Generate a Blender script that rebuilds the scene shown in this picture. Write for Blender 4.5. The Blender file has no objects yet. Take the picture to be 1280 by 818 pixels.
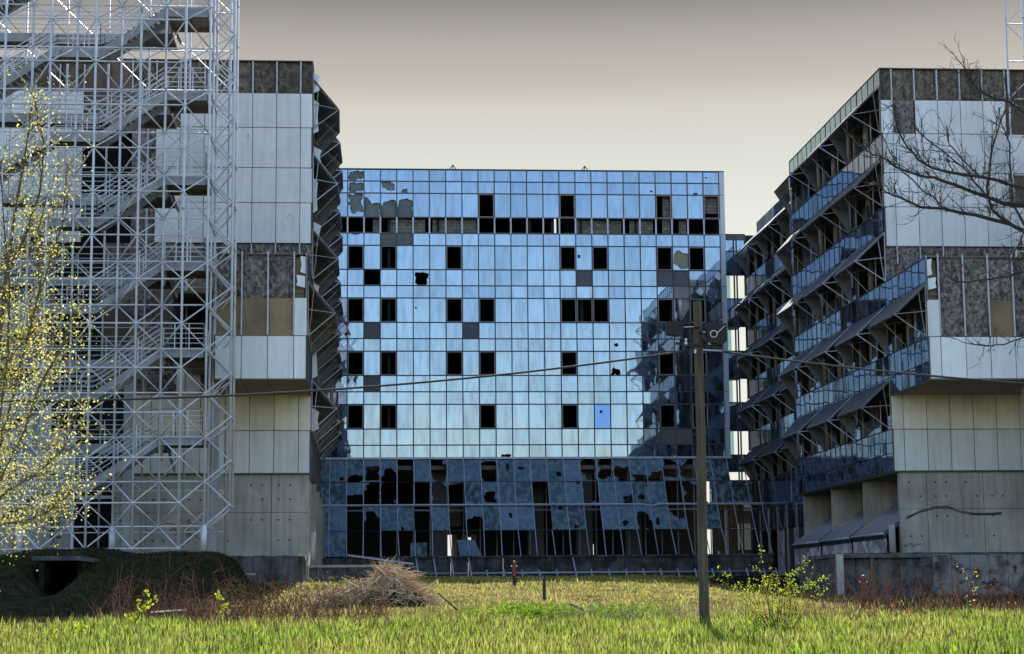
import bpy, math, random
import numpy as np
from mathutils import Vector, Matrix
random.seed(11)
S = bpy.context.scene
COL = S.collection

# ------------------------------------------------------------------ camera
F_PX, PITCH, YAW, ROLL, PCX, PCY = 2410.8, .14, .0757, .0088, 640., 409.
cs, sn = math.cos, math.sin
Rv = Vector((cs(YAW), -sn(YAW), 0))
Fv = Vector((cs(PITCH)*sn(YAW), cs(PITCH)*cs(YAW), sn(PITCH)))
Uv = Vector((-sn(PITCH)*sn(YAW), -sn(PITCH)*cs(YAW), cs(PITCH)))
right = Rv*cs(ROLL) - Uv*sn(ROLL)
up = Rv*sn(ROLL) + Uv*cs(ROLL)
cam_d = bpy.data.cameras.new('camera')
cam = bpy.data.objects.new('camera', cam_d)
COL.objects.link(cam)
cam.matrix_world = Matrix(((right.x, up.x, -Fv.x, 0), (right.y, up.y, -Fv.y, 0), (right.z, up.z, -Fv.z, 0), (0, 0, 0, 1)))
cam_d.sensor_width = 36
cam_d.lens = F_PX/1280*36
cam_d.clip_start = .5
cam_d.clip_end = 5000
S.camera = cam

def at(u, v, Y):
    """point on the ray of photo pixel (u, v) at depth Y (world y)"""
    a, b = u-PCX, v-PCY
    r = right*a - up*b + Fv*F_PX
    r *= Y/r.y
    return r

# ------------------------------------------------------------------ world, sun, exposure
SUN_EL, SUN_AZ = math.radians(36), math.radians(8)      # azimuth: from +Y towards +X
EXPO = 1.72
W = bpy.data.worlds.new('World'); S.world = W; W.use_nodes = True
nt = W.node_tree; N = nt.nodes; L = nt.links; N.clear()
out = N.new('ShaderNodeOutputWorld'); bg = N.new('ShaderNodeBackground')
sky = N.new('ShaderNodeTexSky'); sky.sky_type = 'NISHITA'; sky.sun_disc = False
sky.sun_elevation = SUN_EL; sky.sun_rotation = SUN_AZ
sky.air_density = 1.3; sky.dust_density = 1.0; sky.ozone_density = 2.0
bg.inputs[1].default_value = .1
tc = N.new('ShaderNodeTexCoord'); sep = N.new('ShaderNodeSeparateXYZ')
L.new(tc.outputs['Generated'], sep.inputs[0])
def mr(src, a, b, c=0., d=1., smooth=True):
    m = N.new('ShaderNodeMapRange'); m.interpolation_type = 'SMOOTHSTEP' if smooth else 'LINEAR'
    m.inputs[1].default_value = a; m.inputs[2].default_value = b; m.inputs[3].default_value = c; m.inputs[4].default_value = d
    L.new(src, m.inputs[0]); return m.outputs[0]
# hazy thin overcast on the sun side: cream at the horizon, greyer above
ramp = N.new('ShaderNodeValToRGB'); ramp.color_ramp.interpolation = 'LINEAR'
L.new(mr(sep.outputs[2], 0., .4, smooth=False), ramp.inputs[0])
K = 10/2**EXPO
def setramp(el):
    cr = ramp.color_ramp
    while len(cr.elements) > 1: cr.elements.remove(cr.elements[0])
    cr.elements[0].position = el[0][0]; cr.elements[0].color = (*el[0][1], 1)
    for p, c in el[1:]:
        e = cr.elements.new(p); e.color = (*c, 1)
setramp([(0., (.90, .89, .80)), (.36, (.88, .89, .83)), (.46, (.85, .86, .80)), (.56, (.74, .745, .685)), (.625, (.68, .645, .575)), (.655, (.57, .532, .47)), (.71, (.445, .415, .378)), (.76, (.29, .268, .243)), (.88, (.22, .21, .20)), (1., (.20, .20, .21))])
mixw = N.new('ShaderNodeMix'); mixw.data_type = 'RGBA'
mul = N.new('ShaderNodeMath'); mul.operation = 'MULTIPLY'
L.new(mr(sep.outputs[1], .1, .8), mul.inputs[0]); L.new(mr(sep.outputs[2], .35, .75, 1., 0.), mul.inputs[1])
L.new(mul.outputs[0], mixw.inputs[0]); L.new(sky.outputs[0], mixw.inputs[6]); vm = N.new('ShaderNodeVectorMath'); vm.operation = 'SCALE'; vm.inputs['Scale'].default_value = K
L.new(ramp.outputs[0], vm.inputs[0]); L.new(vm.outputs[0], mixw.inputs[7])
L.new(mixw.outputs[2], bg.inputs[0]); L.new(bg.outputs[0], out.inputs[0])

sun_d = bpy.data.lights.new('sun', 'SUN'); sun_d.energy = 3.3; sun_d.angle = math.radians(.5); sun_d.color = (1, .95, .86)
sun = bpy.data.objects.new('sun', sun_d); COL.objects.link(sun)
sd = Vector((sn(SUN_AZ)*cs(SUN_EL), cs(SUN_AZ)*cs(SUN_EL), sn(SUN_EL)))
sun.rotation_euler = sd.to_track_quat('Z', 'Y').to_euler()
sun.location = (0, 0, 60)
S.view_settings.view_transform = 'Standard'; S.view_settings.look = 'None'
S.view_settings.exposure = EXPO; S.view_settings.gamma = 1
S.render.engine = 'CYCLES'
S.render.resolution_x = 1024; S.render.resolution_y = 654
S.cycles.max_bounces = 6; S.cycles.transparent_max_bounces = 24

# ------------------------------------------------------------------ materials
def mat(name, col, rough=.6, metal=0., var=.0, var2=None, scale=1., detail=6., stretch=(1, 1, 1), bump=0., bscale=None,
        rnd=0., island=0., spots=None, streak=0., trans=0., alpha=None, spec=None, contrast=(.35, .65)):
    m = bpy.data.materials.new(name); m.use_nodes = True
    nt = m.node_tree; N = nt.nodes; L = nt.links
    b = N['Principled BSDF']; b.inputs['Roughness'].default_value = rough; b.inputs['Metallic'].default_value = metal
    if spec is not None: b.inputs['Specular IOR Level'].default_value = spec
    geo = N.new('ShaderNodeNewGeometry'); mp = N.new('ShaderNodeMapping'); mp.inputs['Scale'].default_value = stretch
    L.new(geo.outputs['Position'], mp.inputs[0])
    def noise(sc, det=detail, src=mp.outputs[0], dist=0.):
        n = N.new('ShaderNodeTexNoise'); n.inputs['Scale'].default_value = sc; n.inputs['Detail'].default_value = det
        n.inputs['Distortion'].default_value = dist; L.new(src, n.inputs['Vector']); return n.outputs['Fac']
    def mapr(src, a, b_, c, d):
        q = N.new('ShaderNodeMapRange'); q.inputs[1].default_value = a; q.inputs[2].default_value = b_; q.inputs[3].default_value = c; q.inputs[4].default_value = d
        L.new(src, q.inputs[0]); return q.outputs[0]
    def mix(fac, a, b_, mode='MIX'):
        q = N.new('ShaderNodeMix'); q.data_type = 'RGBA'; q.blend_type = mode
        for i, v in ((0, fac), (6, a), (7, b_)):
            if hasattr(v, 'links') or hasattr(v, 'is_linked'): L.new(v, q.inputs[i])
            elif isinstance(v, (int, float)): q.inputs[i].default_value = v
            else: q.inputs[i].default_value = (*v, 1)
        return q.outputs[2]
    c = tuple(col)
    cur = None
    if var2 is not None:
        cur = mix(mapr(noise(scale), contrast[0], contrast[1], 0, 1), c, var2)
    if var:
        g = mapr(noise(scale*2.3), .25, .75, 1-var, 1+var)
        cur = mix(1., cur if cur is not None else c, g, 'MULTIPLY')
    if streak:
        mp2 = N.new('ShaderNodeMapping'); mp2.inputs['Scale'].default_value = (3, 3, .25); L.new(geo.outputs['Position'], mp2.inputs[0])
        g = mapr(noise(1.3, 5, mp2.outputs[0]), .45, .75, 1, 1-streak)
        cur = mix(1., cur if cur is not None else c, g, 'MULTIPLY')
    if spots:
        g = mapr(noise(spots[1], 4, geo.outputs['Position'], .6), spots[2], spots[2]+.08, 0, 1)
        cur = mix(g, cur if cur is not None else c, spots[0])
    if rnd:
        oi = N.new('ShaderNodeObjectInfo'); g = mapr(oi.outputs['Random'], 0, 1, 1-rnd, 1+rnd)
        cur = mix(1., cur if cur is not None else c, g, 'MULTIPLY')
    if island:
        g = mapr(geo.outputs['Random Per Island'], 0, 1, 1-island, 1+island)
        cur = mix(1., cur if cur is not None else c, g, 'MULTIPLY')
    if cur is not None: L.new(cur, b.inputs['Base Color'])
    else: b.inputs['Base Color'].default_value = (*c, 1)
    if bump:
        bp = N.new('ShaderNodeBump'); bp.inputs['Strength'].default_value = 1; bp.inputs['Distance'].default_value = bump
        L.new(noise(bscale or scale, 5, mp.outputs[0]), bp.inputs['Height']); L.new(bp.outputs[0], b.inputs['Normal'])
    o = N['Material Output']
    if trans:
        tr = N.new('ShaderNodeBsdfTranslucent'); ms = N.new('ShaderNodeMixShader'); ms.inputs[0].default_value = trans
        if cur is not None: L.new(cur, tr.inputs[0])
        else: tr.inputs[0].default_value = (*c, 1)
        L.new(b.outputs[0], ms.inputs[1]); L.new(tr.outputs[0], ms.inputs[2]); L.new(ms.outputs[0], o.inputs[0])
    if alpha:      # perforated sheet: rows of punched slots
        wv = N.new('ShaderNodeTexWave'); wv.bands_direction = 'Z'; wv.inputs['Scale'].default_value = alpha[0]
        L.new(geo.outputs['Position'], wv.inputs[0])
        wv2 = N.new('ShaderNodeTexWave'); wv2.bands_direction = 'X'; wv2.inputs['Scale'].default_value = alpha[0]*1.6
        L.new(geo.outputs['Position'], wv2.inputs[0])
        g = mapr(wv.outputs['Fac'], .68, .76, 0, 1); g2 = mapr(wv2.outputs['Fac'], .35, .42, 0, 1)
        mm = N.new('ShaderNodeMath'); mm.operation = 'MULTIPLY'; L.new(g, mm.inputs[0]); L.new(g2, mm.inputs[1])
        m3 = N.new('ShaderNodeMath'); m3.operation = 'MULTIPLY'; m3.inputs[1].default_value = alpha[1]; L.new(mm.outputs[0], m3.inputs[0])
        tb = N.new('ShaderNodeBsdfTransparent'); ms = N.new('ShaderNodeMixShader')
        L.new(m3.outputs[0], ms.inputs[0]); L.new(b.outputs[0], ms.inputs[1]); L.new(tb.outputs[0], ms.inputs[2]); L.new(ms.outputs[0], o.inputs[0])
    return m

def glass_mat(name, col, rough=.02, wob=.004, wscale=.9, dirt=.15, dirtcol=(.35, .4, .42), metal=1., rnd=.07, tint2=None):
    m = bpy.data.materials.new(name); m.use_nodes = True
    nt = m.node_tree; N = nt.nodes; L = nt.links; b = N['Principled BSDF']
    geo = N.new('ShaderNodeNewGeometry'); oi = N.new('ShaderNodeObjectInfo')
    # every pane is warped in its own way: shift the noise by the pane's own number
    ad = N.new('ShaderNodeVectorMath'); ad.operation = 'ADD'; sc = N.new('ShaderNodeVectorMath'); sc.operation = 'SCALE'
    cmb = N.new('ShaderNodeCombineXYZ')
    for i in range(3): L.new(oi.outputs['Random'], cmb.inputs[i])
    L.new(cmb.outputs[0], sc.inputs[0]); sc.inputs['Scale'].default_value = 40.
    L.new(geo.outputs['Position'], ad.inputs[0]); L.new(sc.outputs[0], ad.inputs[1])
    n = N.new('ShaderNodeTexNoise'); n.inputs['Scale'].default_value = wscale; n.inputs['Detail'].default_value = 1.5
    L.new(ad.outputs[0], n.inputs['Vector'])
    bp = N.new('ShaderNodeBump'); bp.inputs['Strength'].default_value = 1; bp.inputs['Distance'].default_value = wob
    L.new(n.outputs['Fac'], bp.inputs['Height']); L.new(bp.outputs[0], b.inputs['Normal'])
    mp2 = N.new('ShaderNodeMapping'); mp2.inputs['Scale'].default_value = (2.5, 2.5, .5); L.new(ad.outputs[0], mp2.inputs[0])
    d = N.new('ShaderNodeTexNoise'); d.inputs['Scale'].default_value = 1.2; d.inputs['Detail'].default_value = 7; L.new(mp2.outputs[0], d.inputs['Vector'])
    q = N.new('ShaderNodeMapRange'); q.inputs[1].default_value = .42; q.inputs[2].default_value = .72; q.inputs[3].default_value = dirt*.25; q.inputs[4].default_value = dirt*2
    L.new(d.outputs['Fac'], q.inputs[0])
    r = N.new('ShaderNodeMapRange'); r.inputs[3].default_value = 1-rnd; r.inputs[4].default_value = 1+rnd; L.new(oi.outputs['Random'], r.inputs[0])
    mx = N.new('ShaderNodeMix'); mx.data_type = 'RGBA'; mx.blend_type = 'MULTIPLY'; mx.inputs[0].default_value = 1; mx.inputs[6].default_value = (*col, 1)
    L.new(r.outputs[0], mx.inputs[7]); L.new(mx.outputs[2], b.inputs['Base Color'])
    if tint2:
        wn = N.new('ShaderNodeTexWhiteNoise'); wn.noise_dimensions = '1D'; L.new(oi.outputs['Random'], wn.inputs['W'])
        m2 = N.new('ShaderNodeMix'); m2.data_type = 'RGBA'; m2.blend_type = 'MULTIPLY'; L.new(wn.outputs['Value'], m2.inputs[0])
        L.new(mx.outputs[2], m2.inputs[6]); m2.inputs[7].default_value = (*tint2, 1); L.new(m2.outputs[2], b.inputs['Base Color'])
    b.inputs['Metallic'].default_value = metal; b.inputs['Roughness'].default_value = rough
    df = N.new('ShaderNodeBsdfDiffuse'); df.inputs[0].default_value = (*dirtcol, 1)
    ms = N.new('ShaderNodeMixShader'); L.new(q.outputs[0], ms.inputs[0]); L.new(b.outputs[0], ms.inputs[1]); L.new(df.outputs[0], ms.inputs[2])
    L.new(ms.outputs[0], N['Material Output'].inputs[0])
    return m

M = {}
M['mirror'] = glass_mat('blue mirror glass', (.195, .25, .345), wob=.0022, wscale=.9, dirt=.17, dirtcol=(.17, .21, .25), rnd=.10)
M['mirror2'] = glass_mat('deep blue mirror glass', (.09, .16, .38), wob=.004, wscale=.8, dirt=.06)
M['sideglass'] = glass_mat('side blue glass', (.12, .165, .25), wob=.004, wscale=1.0, dirt=.34, dirtcol=(.10, .135, .20))
M['slope'] = glass_mat('dusty canopy glass', (.075, .095, .12), rough=.22, wob=.014, wscale=2.2, dirt=.5, dirtcol=(.20, .25, .275), rnd=.5, tint2=(.5, .72, .62))
M['teal'] = glass_mat('teal parapet glass', (.20, .33, .38), wob=.003, wscale=.8, dirt=.15, dirtcol=(.2, .3, .33))
M['green'] = mat('verdigris board', (.22, .26, .22), .6, var2=(.30, .22, .10), scale=1.4)
M['greyboard'] = mat('grey infill board', (.095, .098, .105), .7, var=.25, rnd=.15, scale=2.)
M['darkboard'] = mat('weathered backing board', (.10, .12, .13), .8, var2=(.17, .18, .17), scale=1.5, rnd=.2)
M['mullion'] = mat('dark bronze mullion', (.055, .05, .06), .5, .3)
M['lightmull'] = mat('pale mullion', (.40, .41, .47), .45, .2, var=.2, rnd=.1)
M['trim'] = mat('pale metal trim', (.42, .43, .52), .4, .2, streak=.3)
M['panel'] = mat('pale grey metal panel', (.66, .67, .72), .45, .05, var=.06, rnd=.12, streak=.13, scale=.8, bump=.006, bscale=.9, spots=((.28, .27, .28), 1.6, .70))
M['panel2'] = mat('neutral grey metal panel', (.56, .57, .60), .5, .05, var=.06, rnd=.08, streak=.2, scale=.8)
M['cream'] = mat('cream metal panel', (.66, .625, .57), .55, var=.08, rnd=.10, streak=.18, scale=.8)  # warm bounce from the ground put into the panel colour
M['wool'] = mat('weathered rock wool', (.09, .08, .085), .95, var2=(.36, .31, .30), scale=6., detail=12, var=.3, bump=.35, bscale=6., rnd=.15, contrast=(.36, .68), stretch=(1, 1, .7), streak=.3)
M['wool2'] = mat('brown rock wool', (.075, .068, .075), .95, var2=(.34, .27, .19), scale=3.4, stretch=(1.3, 1, .8), detail=12, var=.3, bump=.3, bscale=6., rnd=.25, contrast=(.30, .78), streak=.55)
M['tan'] = mat('tan fibre board', (.26, .19, .105), .9, var2=(.16, .125, .085), scale=.9, rnd=.15, bump=.01)
M['brownboard'] = mat('brown board', (.12, .09, .075), .9, var=.3, rnd=.2, streak=.3)
M['concrete'] = mat('weathered concrete', (.38, .365, .35), .9, var2=(.25, .24, .235), scale=.55, var=.12, streak=.28, bump=.004, bscale=7, contrast=(.3, .7))
M['fin'] = mat('warm concrete', (.38, .335, .295), .9, var2=(.28, .25, .225), scale=.5, var=.12, streak=.35, bump=.004, bscale=7)  # concrete colour warmed for light bounced off the ground
M['damp'] = mat('damp dark concrete', (.032, .034, .040), .9, var2=(.10, .106, .12), scale=1.3, var=.25, streak=.5, bump=.01, bscale=5, contrast=(.4, .62))
M['block'] = mat('bare blockwork', (.17, .155, .145), .95, var=.25, rnd=.28, scale=3)
M['mortar'] = mat('mortar', (.05, .047, .045), .95, var=.2, scale=4)
M['interior'] = mat('sooty interior', (.018, .019, .022), .95, var=.4, scale=1.)  # lack of light in rooms and hollows put into the colour
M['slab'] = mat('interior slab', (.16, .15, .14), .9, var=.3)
M['curtain'] = mat('pale curtain', (.45, .41, .33), .8, var=.25, stretch=(8, 8, .3), trans=.25)
M['steel'] = mat('blue grey painted steel', (.25, .265, .295), .5, .1, var=.12, streak=.3, rnd=.1, spots=((.16, .10, .07), 1.2, .64))
M['tube'] = mat('pale blue grey painted tube', (.52, .53, .58), .5, .05, var=.12, rnd=.1, spots=((.20, .12, .08), 1.4, .66))
M['tread'] = mat('stair soffit', (.17, .145, .12), .8, var=.3, scale=2)
M['rail'] = mat('pale handrail', (.56, .58, .64), .4, .3, var=.1)
M['shade'] = mat('dark slate shade panel', (.030, .036, .052), .75, .0, var=.2, scale=1.2, streak=.25, rnd=.15)
M['perf'] = mat('perforated shade screen', (.50, .54, .62), .6, .2, var=.2, alpha=(5., .55))
M['liner'] = mat('ribbed liner mesh', (.42, .45, .54), .7, .0, var2=(.20, .22, .27), scale=3., stretch=(1, 1, 6), var=.2)  # pale colour makes up for missing light under the shade panels
M['column'] = mat('brown grey column', (.27, .235, .22), .55, .1, var=.15, rnd=.15)
M['soffit'] = mat('soffit board', (.23, .20, .165), .8, var=.15, streak=.1)
M['louvre'] = mat('dark metal louvre', (.035, .045, .06), .5, .3, var=.25, rnd=.2)
M['whiteboard'] = mat('scuffed pale board', (.60, .55, .57), .8, var2=(.16, .15, .17), scale=1.4, spots=((.03, .03, .04), 2.5, .62))
M['wood'] = mat('grey brown pole timber', (.11, .083, .056), .9, var2=(.045, .035, .025), scale=2.2, stretch=(6, 6, .35), bump=.015, bscale=5)
M['box'] = mat('dark box', (.012, .011, .012), .75, 0, var=.3)
M['wire'] = mat('wire', (.05, .047, .045), .35, .5)
M['red'] = mat('faded red paint', (.20, .035, .02), .6, var2=(.06, .02, .015), scale=6, bump=.004)
M['rust'] = mat('black rusty iron', (.02, .014, .012), .8, var=.3, scale=6)
M['graffiti'] = mat('dark violet spray', (.025, .02, .05), .7)
M['graffiti_red'] = mat('red spray', (.22, .05, .05), .7)
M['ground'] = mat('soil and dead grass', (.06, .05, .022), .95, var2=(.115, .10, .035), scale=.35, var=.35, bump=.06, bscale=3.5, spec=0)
M['mound'] = mat('shade darkened soil', (.013, .013, .010), .98, var2=(.028, .032, .016), scale=1.6, var=.4, bump=.12, bscale=2.2, spec=0)  # shade in front of the wings put into the soil colour
M['blade'] = mat('spring grass', (.135, .215, .028), .7, var2=(.29, .285, .07), scale=.55, island=.75, trans=.55, spec=.0)
M['blade2'] = mat('bright weed leaves', (.20, .30, .03), .6, island=.5, trans=.55, spec=0)
M['straw2'] = mat('brown dead weeds', (.20, .13, .07), .9, island=.6, trans=.3, spec=0)
M['darktuft'] = mat('dark tuft grass', (.035, .055, .012), .8, var2=(.07, .05, .03), scale=1.5, island=.5, trans=.3, spec=0)
M['dryblade'] = mat('dry lawn grass', (.42, .33, .13), .8, var2=(.32, .30, .08), scale=.22, var=.3, island=.5, trans=.35, spec=.0)
M['straw'] = mat('dead straw', (.17, .125, .055), .9, island=.6, trans=.25, spec=.0)
M['darkgrass'] = mat('shaded rank grass', (.030, .036, .016), .9, var2=(.055, .045, .028), scale=.5, island=.5, trans=.25, spec=0)  # shade on the mound and wall foot put into the blade colour
M['twig'] = mat('dead brushwood', (.44, .29, .17), .95, var2=(.52, .42, .30), scale=.8, spec=0, island=.6)
M['redtwig'] = mat('red brown bramble', (.17, .08, .055), .9, spec=0, island=.6)
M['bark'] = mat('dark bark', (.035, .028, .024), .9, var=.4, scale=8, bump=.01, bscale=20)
M['barklight'] = mat('sunlit bark', (.10, .075, .05), .9, var=.3, scale=8)  # lighter copy of the bark, sunlight put into its colour
M['bud'] = mat('yellow green buds', (.52, .47, .12), .8, spec=0, island=.45, trans=.55)
M['leaf'] = mat('fresh green leaves', (.15, .24, .025), .8, spec=0, island=.45, trans=.5)
M['leafy'] = mat('yellow green leaves', (.36, .40, .04), .8, spec=0, island=.35, trans=.5)
M['orange'] = mat('orange leaves', (.28, .09, .03), .6, island=.4, trans=.4)

def clear_mat():
    m = bpy.data.materials.new('pale tinted clear glass'); m.use_nodes = True; N = m.node_tree.nodes; L = m.node_tree.links
    t = N.new('ShaderNodeBsdfTransparent'); t.inputs[0].default_value = (.62, .80, .80, 1); g = N['Principled BSDF']; g.inputs['Base Color'].default_value = (.5, .6, .6, 1); g.inputs['Roughness'].default_value = .1
    ms = N.new('ShaderNodeMixShader'); ms.inputs[0].default_value = .15; L.new(t.outputs[0], ms.inputs[1]); L.new(g.outputs[0], ms.inputs[2]); L.new(ms.outputs[0], N['Material Output'].inputs[0]); return m
M['clear'] = clear_mat()

# ------------------------------------------------------------------ helpers
def thing(name, label, cat, loc=(0, 0, 0), group=None, kind=None):
    o = bpy.data.objects.new(name, None); COL.objects.link(o); o.location = loc; o.empty_display_size = .5
    tag(o, label, cat, group, kind); return o
def tag(o, label=None, cat=None, group=None, kind=None):
    if label: o['label'] = label
    if cat: o['category'] = cat
    if group: o['group'] = group
    if kind: o['kind'] = kind
    return o
def link(name, me, parent=None, loc=None, rot=None, kind=None, label=None):
    o = bpy.data.objects.new(name, me); COL.objects.link(o)
    if loc is not None: o.location = loc
    if rot is not None: o.rotation_euler = rot
    if parent is not None:
        o.parent = parent
        o.matrix_parent_inverse = Matrix.Translation(-chain_loc(parent))
    if kind: o['kind'] = kind
    if label: o['label'] = label
    return o
def chain_loc(p):
    v = Vector((0, 0, 0))
    while p is not None:
        v = v + (p.location + p.matrix_parent_inverse.translation if p.parent else p.location); p = p.parent
    return v
CACHE = {}
class MB:
    def __init__(s): s.v = []; s.f = []
    def box(s, x0, x1, y0, y1, z0, z1):
        n = len(s.v)
        s.v += [(x0, y0, z0), (x1, y0, z0), (x1, y1, z0), (x0, y1, z0), (x0, y0, z1), (x1, y0, z1), (x1, y1, z1), (x0, y1, z1)]
        s.f += [(n, n+3, n+2, n+1), (n+4, n+5, n+6, n+7), (n, n+1, n+5, n+4), (n+1, n+2, n+6, n+5), (n+2, n+3, n+7, n+6), (n+3, n, n+4, n+7)]
    def tube(s, a, b, r, sides=6, r1=None, cap=True):
        s.poly([a, b], r, r1 if r1 is not None else r, sides, cap)
    def poly(s, pts, r0, r1, sides=5, cap=True):
        pts = [Vector(p) for p in pts]; k = len(pts); n = len(s.v)
        for i, p in enumerate(pts):
            d = (pts[min(i+1, k-1)]-pts[max(i-1, 0)])
            if d.length < 1e-9: d = Vector((0, 0, 1))
            d.normalize(); a = d.cross(Vector((0, 0, 1)) if abs(d.z) < .9 else Vector((1, 0, 0))).normalized(); b = d.cross(a)
            r = r0+(r1-r0)*i/(k-1)
            for j in range(sides):
                t = 2*math.pi*j/sides; q = p+a*(r*cs(t))+b*(r*sn(t)); s.v.append(q[:])
        for i in range(k-1):
            for j in range(sides):
                j2 = (j+1) % sides
                s.f.append((n+i*sides+j, n+i*sides+j2, n+(i+1)*sides+j2, n+(i+1)*sides+j))
        if cap:
            s.f.append(tuple(n+j for j in range(sides))[::-1]); s.f.append(tuple(n+(k-1)*sides+j for j in range(sides)))
    def prism(s, poly, axis, a, b):
        """2-D polygon swept from a to b along axis ('x','y','z')"""
        n = len(s.v); k = len(poly)
        for t in (a, b):
            for p, q in poly:
                s.v.append({'x': (t, p, q), 'y': (p, t, q), 'z': (p, q, t)}[axis])
        s.f.append(tuple(range(n, n+k))); s.f.append(tuple(range(n+2*k-1, n+k-1, -1)))
        for i in range(k): s.f.append((n+i, n+(i+1) % k, n+k+(i+1) % k, n+k+i))
    def sheet(s, pts, th):
        """flat polygon of 3-D points given a thickness"""
        P = [Vector(p) for p in pts]; nrm = (P[1]-P[0]).cross(P[2]-P[0]).normalized()*th*.5; n = len(s.v); k = len(P)
        s.v += [(p+nrm)[:] for p in P]+[(p-nrm)[:] for p in P]
        s.f.append(tuple(range(n, n+k))); s.f.append(tuple(range(n+2*k-1, n+k-1, -1)))
        for i in range(k): s.f.append((n+i, n+k+i, n+k+(i+1) % k, n+(i+1) % k))
    def ball(s, c, r, seg=6, ring=4):
        n = len(s.v); c = Vector(c)
        for i in range(ring+1):
            ph = math.pi*i/ring
            for j in range(seg):
                t = 2*math.pi*j/seg; s.v.append((c.x+r*sn(ph)*cs(t), c.y+r*sn(ph)*sn(t), c.z+r*cs(ph)))
        for i in range(ring):
            for j in range(seg):
                s.f.append((n+i*seg+j, n+(i+1)*seg+j, n+(i+1)*seg+(j+1) % seg, n+i*seg+(j+1) % seg))
    def mesh(s, name, m, smooth=False):
        me = bpy.data.meshes.new(name); me.from_pydata(s.v, [], s.f); me.materials.append(m); me.validate()
        if smooth: me.polygons.foreach_set('use_smooth', [True]*len(me.polygons))
        me.update(); return me
    def build(s, name, m, parent=None, kind=None, label=None, smooth=False, bevel=0):
        o = link(name, s.mesh(name, M[m] if isinstance(m, str) else m, smooth), parent, kind=kind, label=label)
        if bevel:
            b = o.modifiers.new('bevel', 'BEVEL'); b.width = bevel; b.segments = 2; b.limit_method = 'ANGLE'
        return o
def bx(name, x0, x1, y0, y1, z0, z1, m, parent=None, bev=0., rot=None, kind=None, label=None):
    """a box object; alike boxes share their mesh"""
    if x1 < x0: x0, x1 = x1, x0
    if y1 < y0: y0, y1 = y1, y0
    w, d, h = round(x1-x0, 3), round(y1-y0, 3), round(z1-z0, 3)
    key = ('b', name, w, d, h, m, bev)
    if key not in CACHE:
        b = MB()
        if bev:   # chamfered front and back edges
            a, c, e = w/2, d/2, h/2; k = bev
            pts = []
            for y, s_ in ((-c, k), (-c+k, 0), (c-k, 0), (c, k)):
                pts += [(-a+s_, y, -e+s_), (a-s_, y, -e+s_), (a-s_, y, e-s_), (-a+s_, y, e-s_)]
            b.v = pts
            b.f = [(0, 1, 2, 3), (15, 14, 13, 12)]
            for i in range(3):
                for j in range(4): b.f.append((i*4+j, (i+1)*4+j, (i+1)*4+(j+1) % 4, i*4+(j+1) % 4))
        else: b.box(-w/2, w/2, -d/2, d/2, -h/2, h/2)
        CACHE[key] = b.mesh(name, M[m])
    return link(name, CACHE[key], parent, ((x0+x1)/2, (y0+y1)/2, (z0+z1)/2), rot, kind, label)
def tb(name, a, b, r, m, parent=None, sides=8, label=None):
    """a tube object between two points; alike tubes share their mesh"""
    a, b = Vector(a), Vector(b); d = b-a; ln = round(d.length, 2); key = ('t', name, ln, r, m, sides)
    if key not in CACHE:
        q = MB(); q.tube((0, 0, -ln/2), (0, 0, ln/2), r, sides)
        me = q.mesh(name, M[m]); 
        me.polygons.foreach_set('use_smooth', [len(p.vertices) == 4 for p in me.polygons]); CACHE[key] = me
    return link(name, CACHE[key], parent, (a+b)/2, d.to_track_quat('Z', 'Y').to_euler(), None, label)
def jag(w, h, hx, hz, rx, rz, seed, th=.012, m='mirror', n=48, rough=.22):
    """a pane (in the x-z plane, centred) with a ragged hole; the hole may run over the pane's edge"""
    rd = random.Random(seed); b = MB(); O = []; I = []
    ph = [rd.uniform(0, 6.28) for _ in range(5)]; nc = rd.randint(9, 15); ctl = [rd.uniform(.55, .85) if rd.random() < .4 else rd.uniform(.95, 1.2) for _ in range(nc)]
    for i in range(n):
        t = 2*math.pi*i/n; dx, dz = cs(t), sn(t)
        k = 1e9
        if dx > 1e-6: k = min(k, (w/2-hx)/dx)
        if dx < -1e-6: k = min(k, (-w/2-hx)/dx)
        if dz > 1e-6: k = min(k, (h/2-hz)/dz)
        if dz < -1e-6: k = min(k, (-h/2-hz)/dz)
        q_ = (t/(2*math.pi)*nc+ph[0]) % nc; i0_ = int(q_); f_ = q_-i0_
        rr = ctl[i0_ % nc]*(1-f_)+ctl[(i0_+1) % nc]*f_+(rd.uniform(-.5, .5) if rd.random() < .35 else rd.uniform(-.12, .12))*rough
        r = (abs(dx/rx)**3.5+abs(dz/rz)**3.5)**(-1/3.5)*max(.2, rr)
        r = min(r, k)
        O.append((hx+dx*k, hz+dz*k)); I.append((hx+dx*r, hz+dz*r))
    # true corners
    for i in range(n):
        j = (i+1) % n; o0, o1, i0, i1 = O[i], O[j], I[i], I[j]
        thin0 = abs(o0[0]-i0[0])+abs(o0[1]-i0[1]) < 1e-4; thin1 = abs(o1[0]-i1[0])+abs(o1[1]-i1[1]) < 1e-4
        if thin0 and thin1: continue
        poly = [o0]
        if abs(o0[0]-o1[0]) > 1e-4 and abs(o0[1]-o1[1]) > 1e-4:
            cx_ = w/2 if max(o0[0], o1[0]) > w/2-1e-3 else -w/2
            cz_ = h/2 if max(o0[1], o1[1]) > h/2-1e-3 else -h/2
            poly.append((cx_, cz_))
        if not thin1: poly += [o1, i1]
        else: poly.append(o1)
        if not thin0: poly.append(i0)
        if len(poly) < 3: continue
        b.prism(poly, 'y', -th/2, th/2)
    return b.mesh('broken_pane', M[m])

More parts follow.
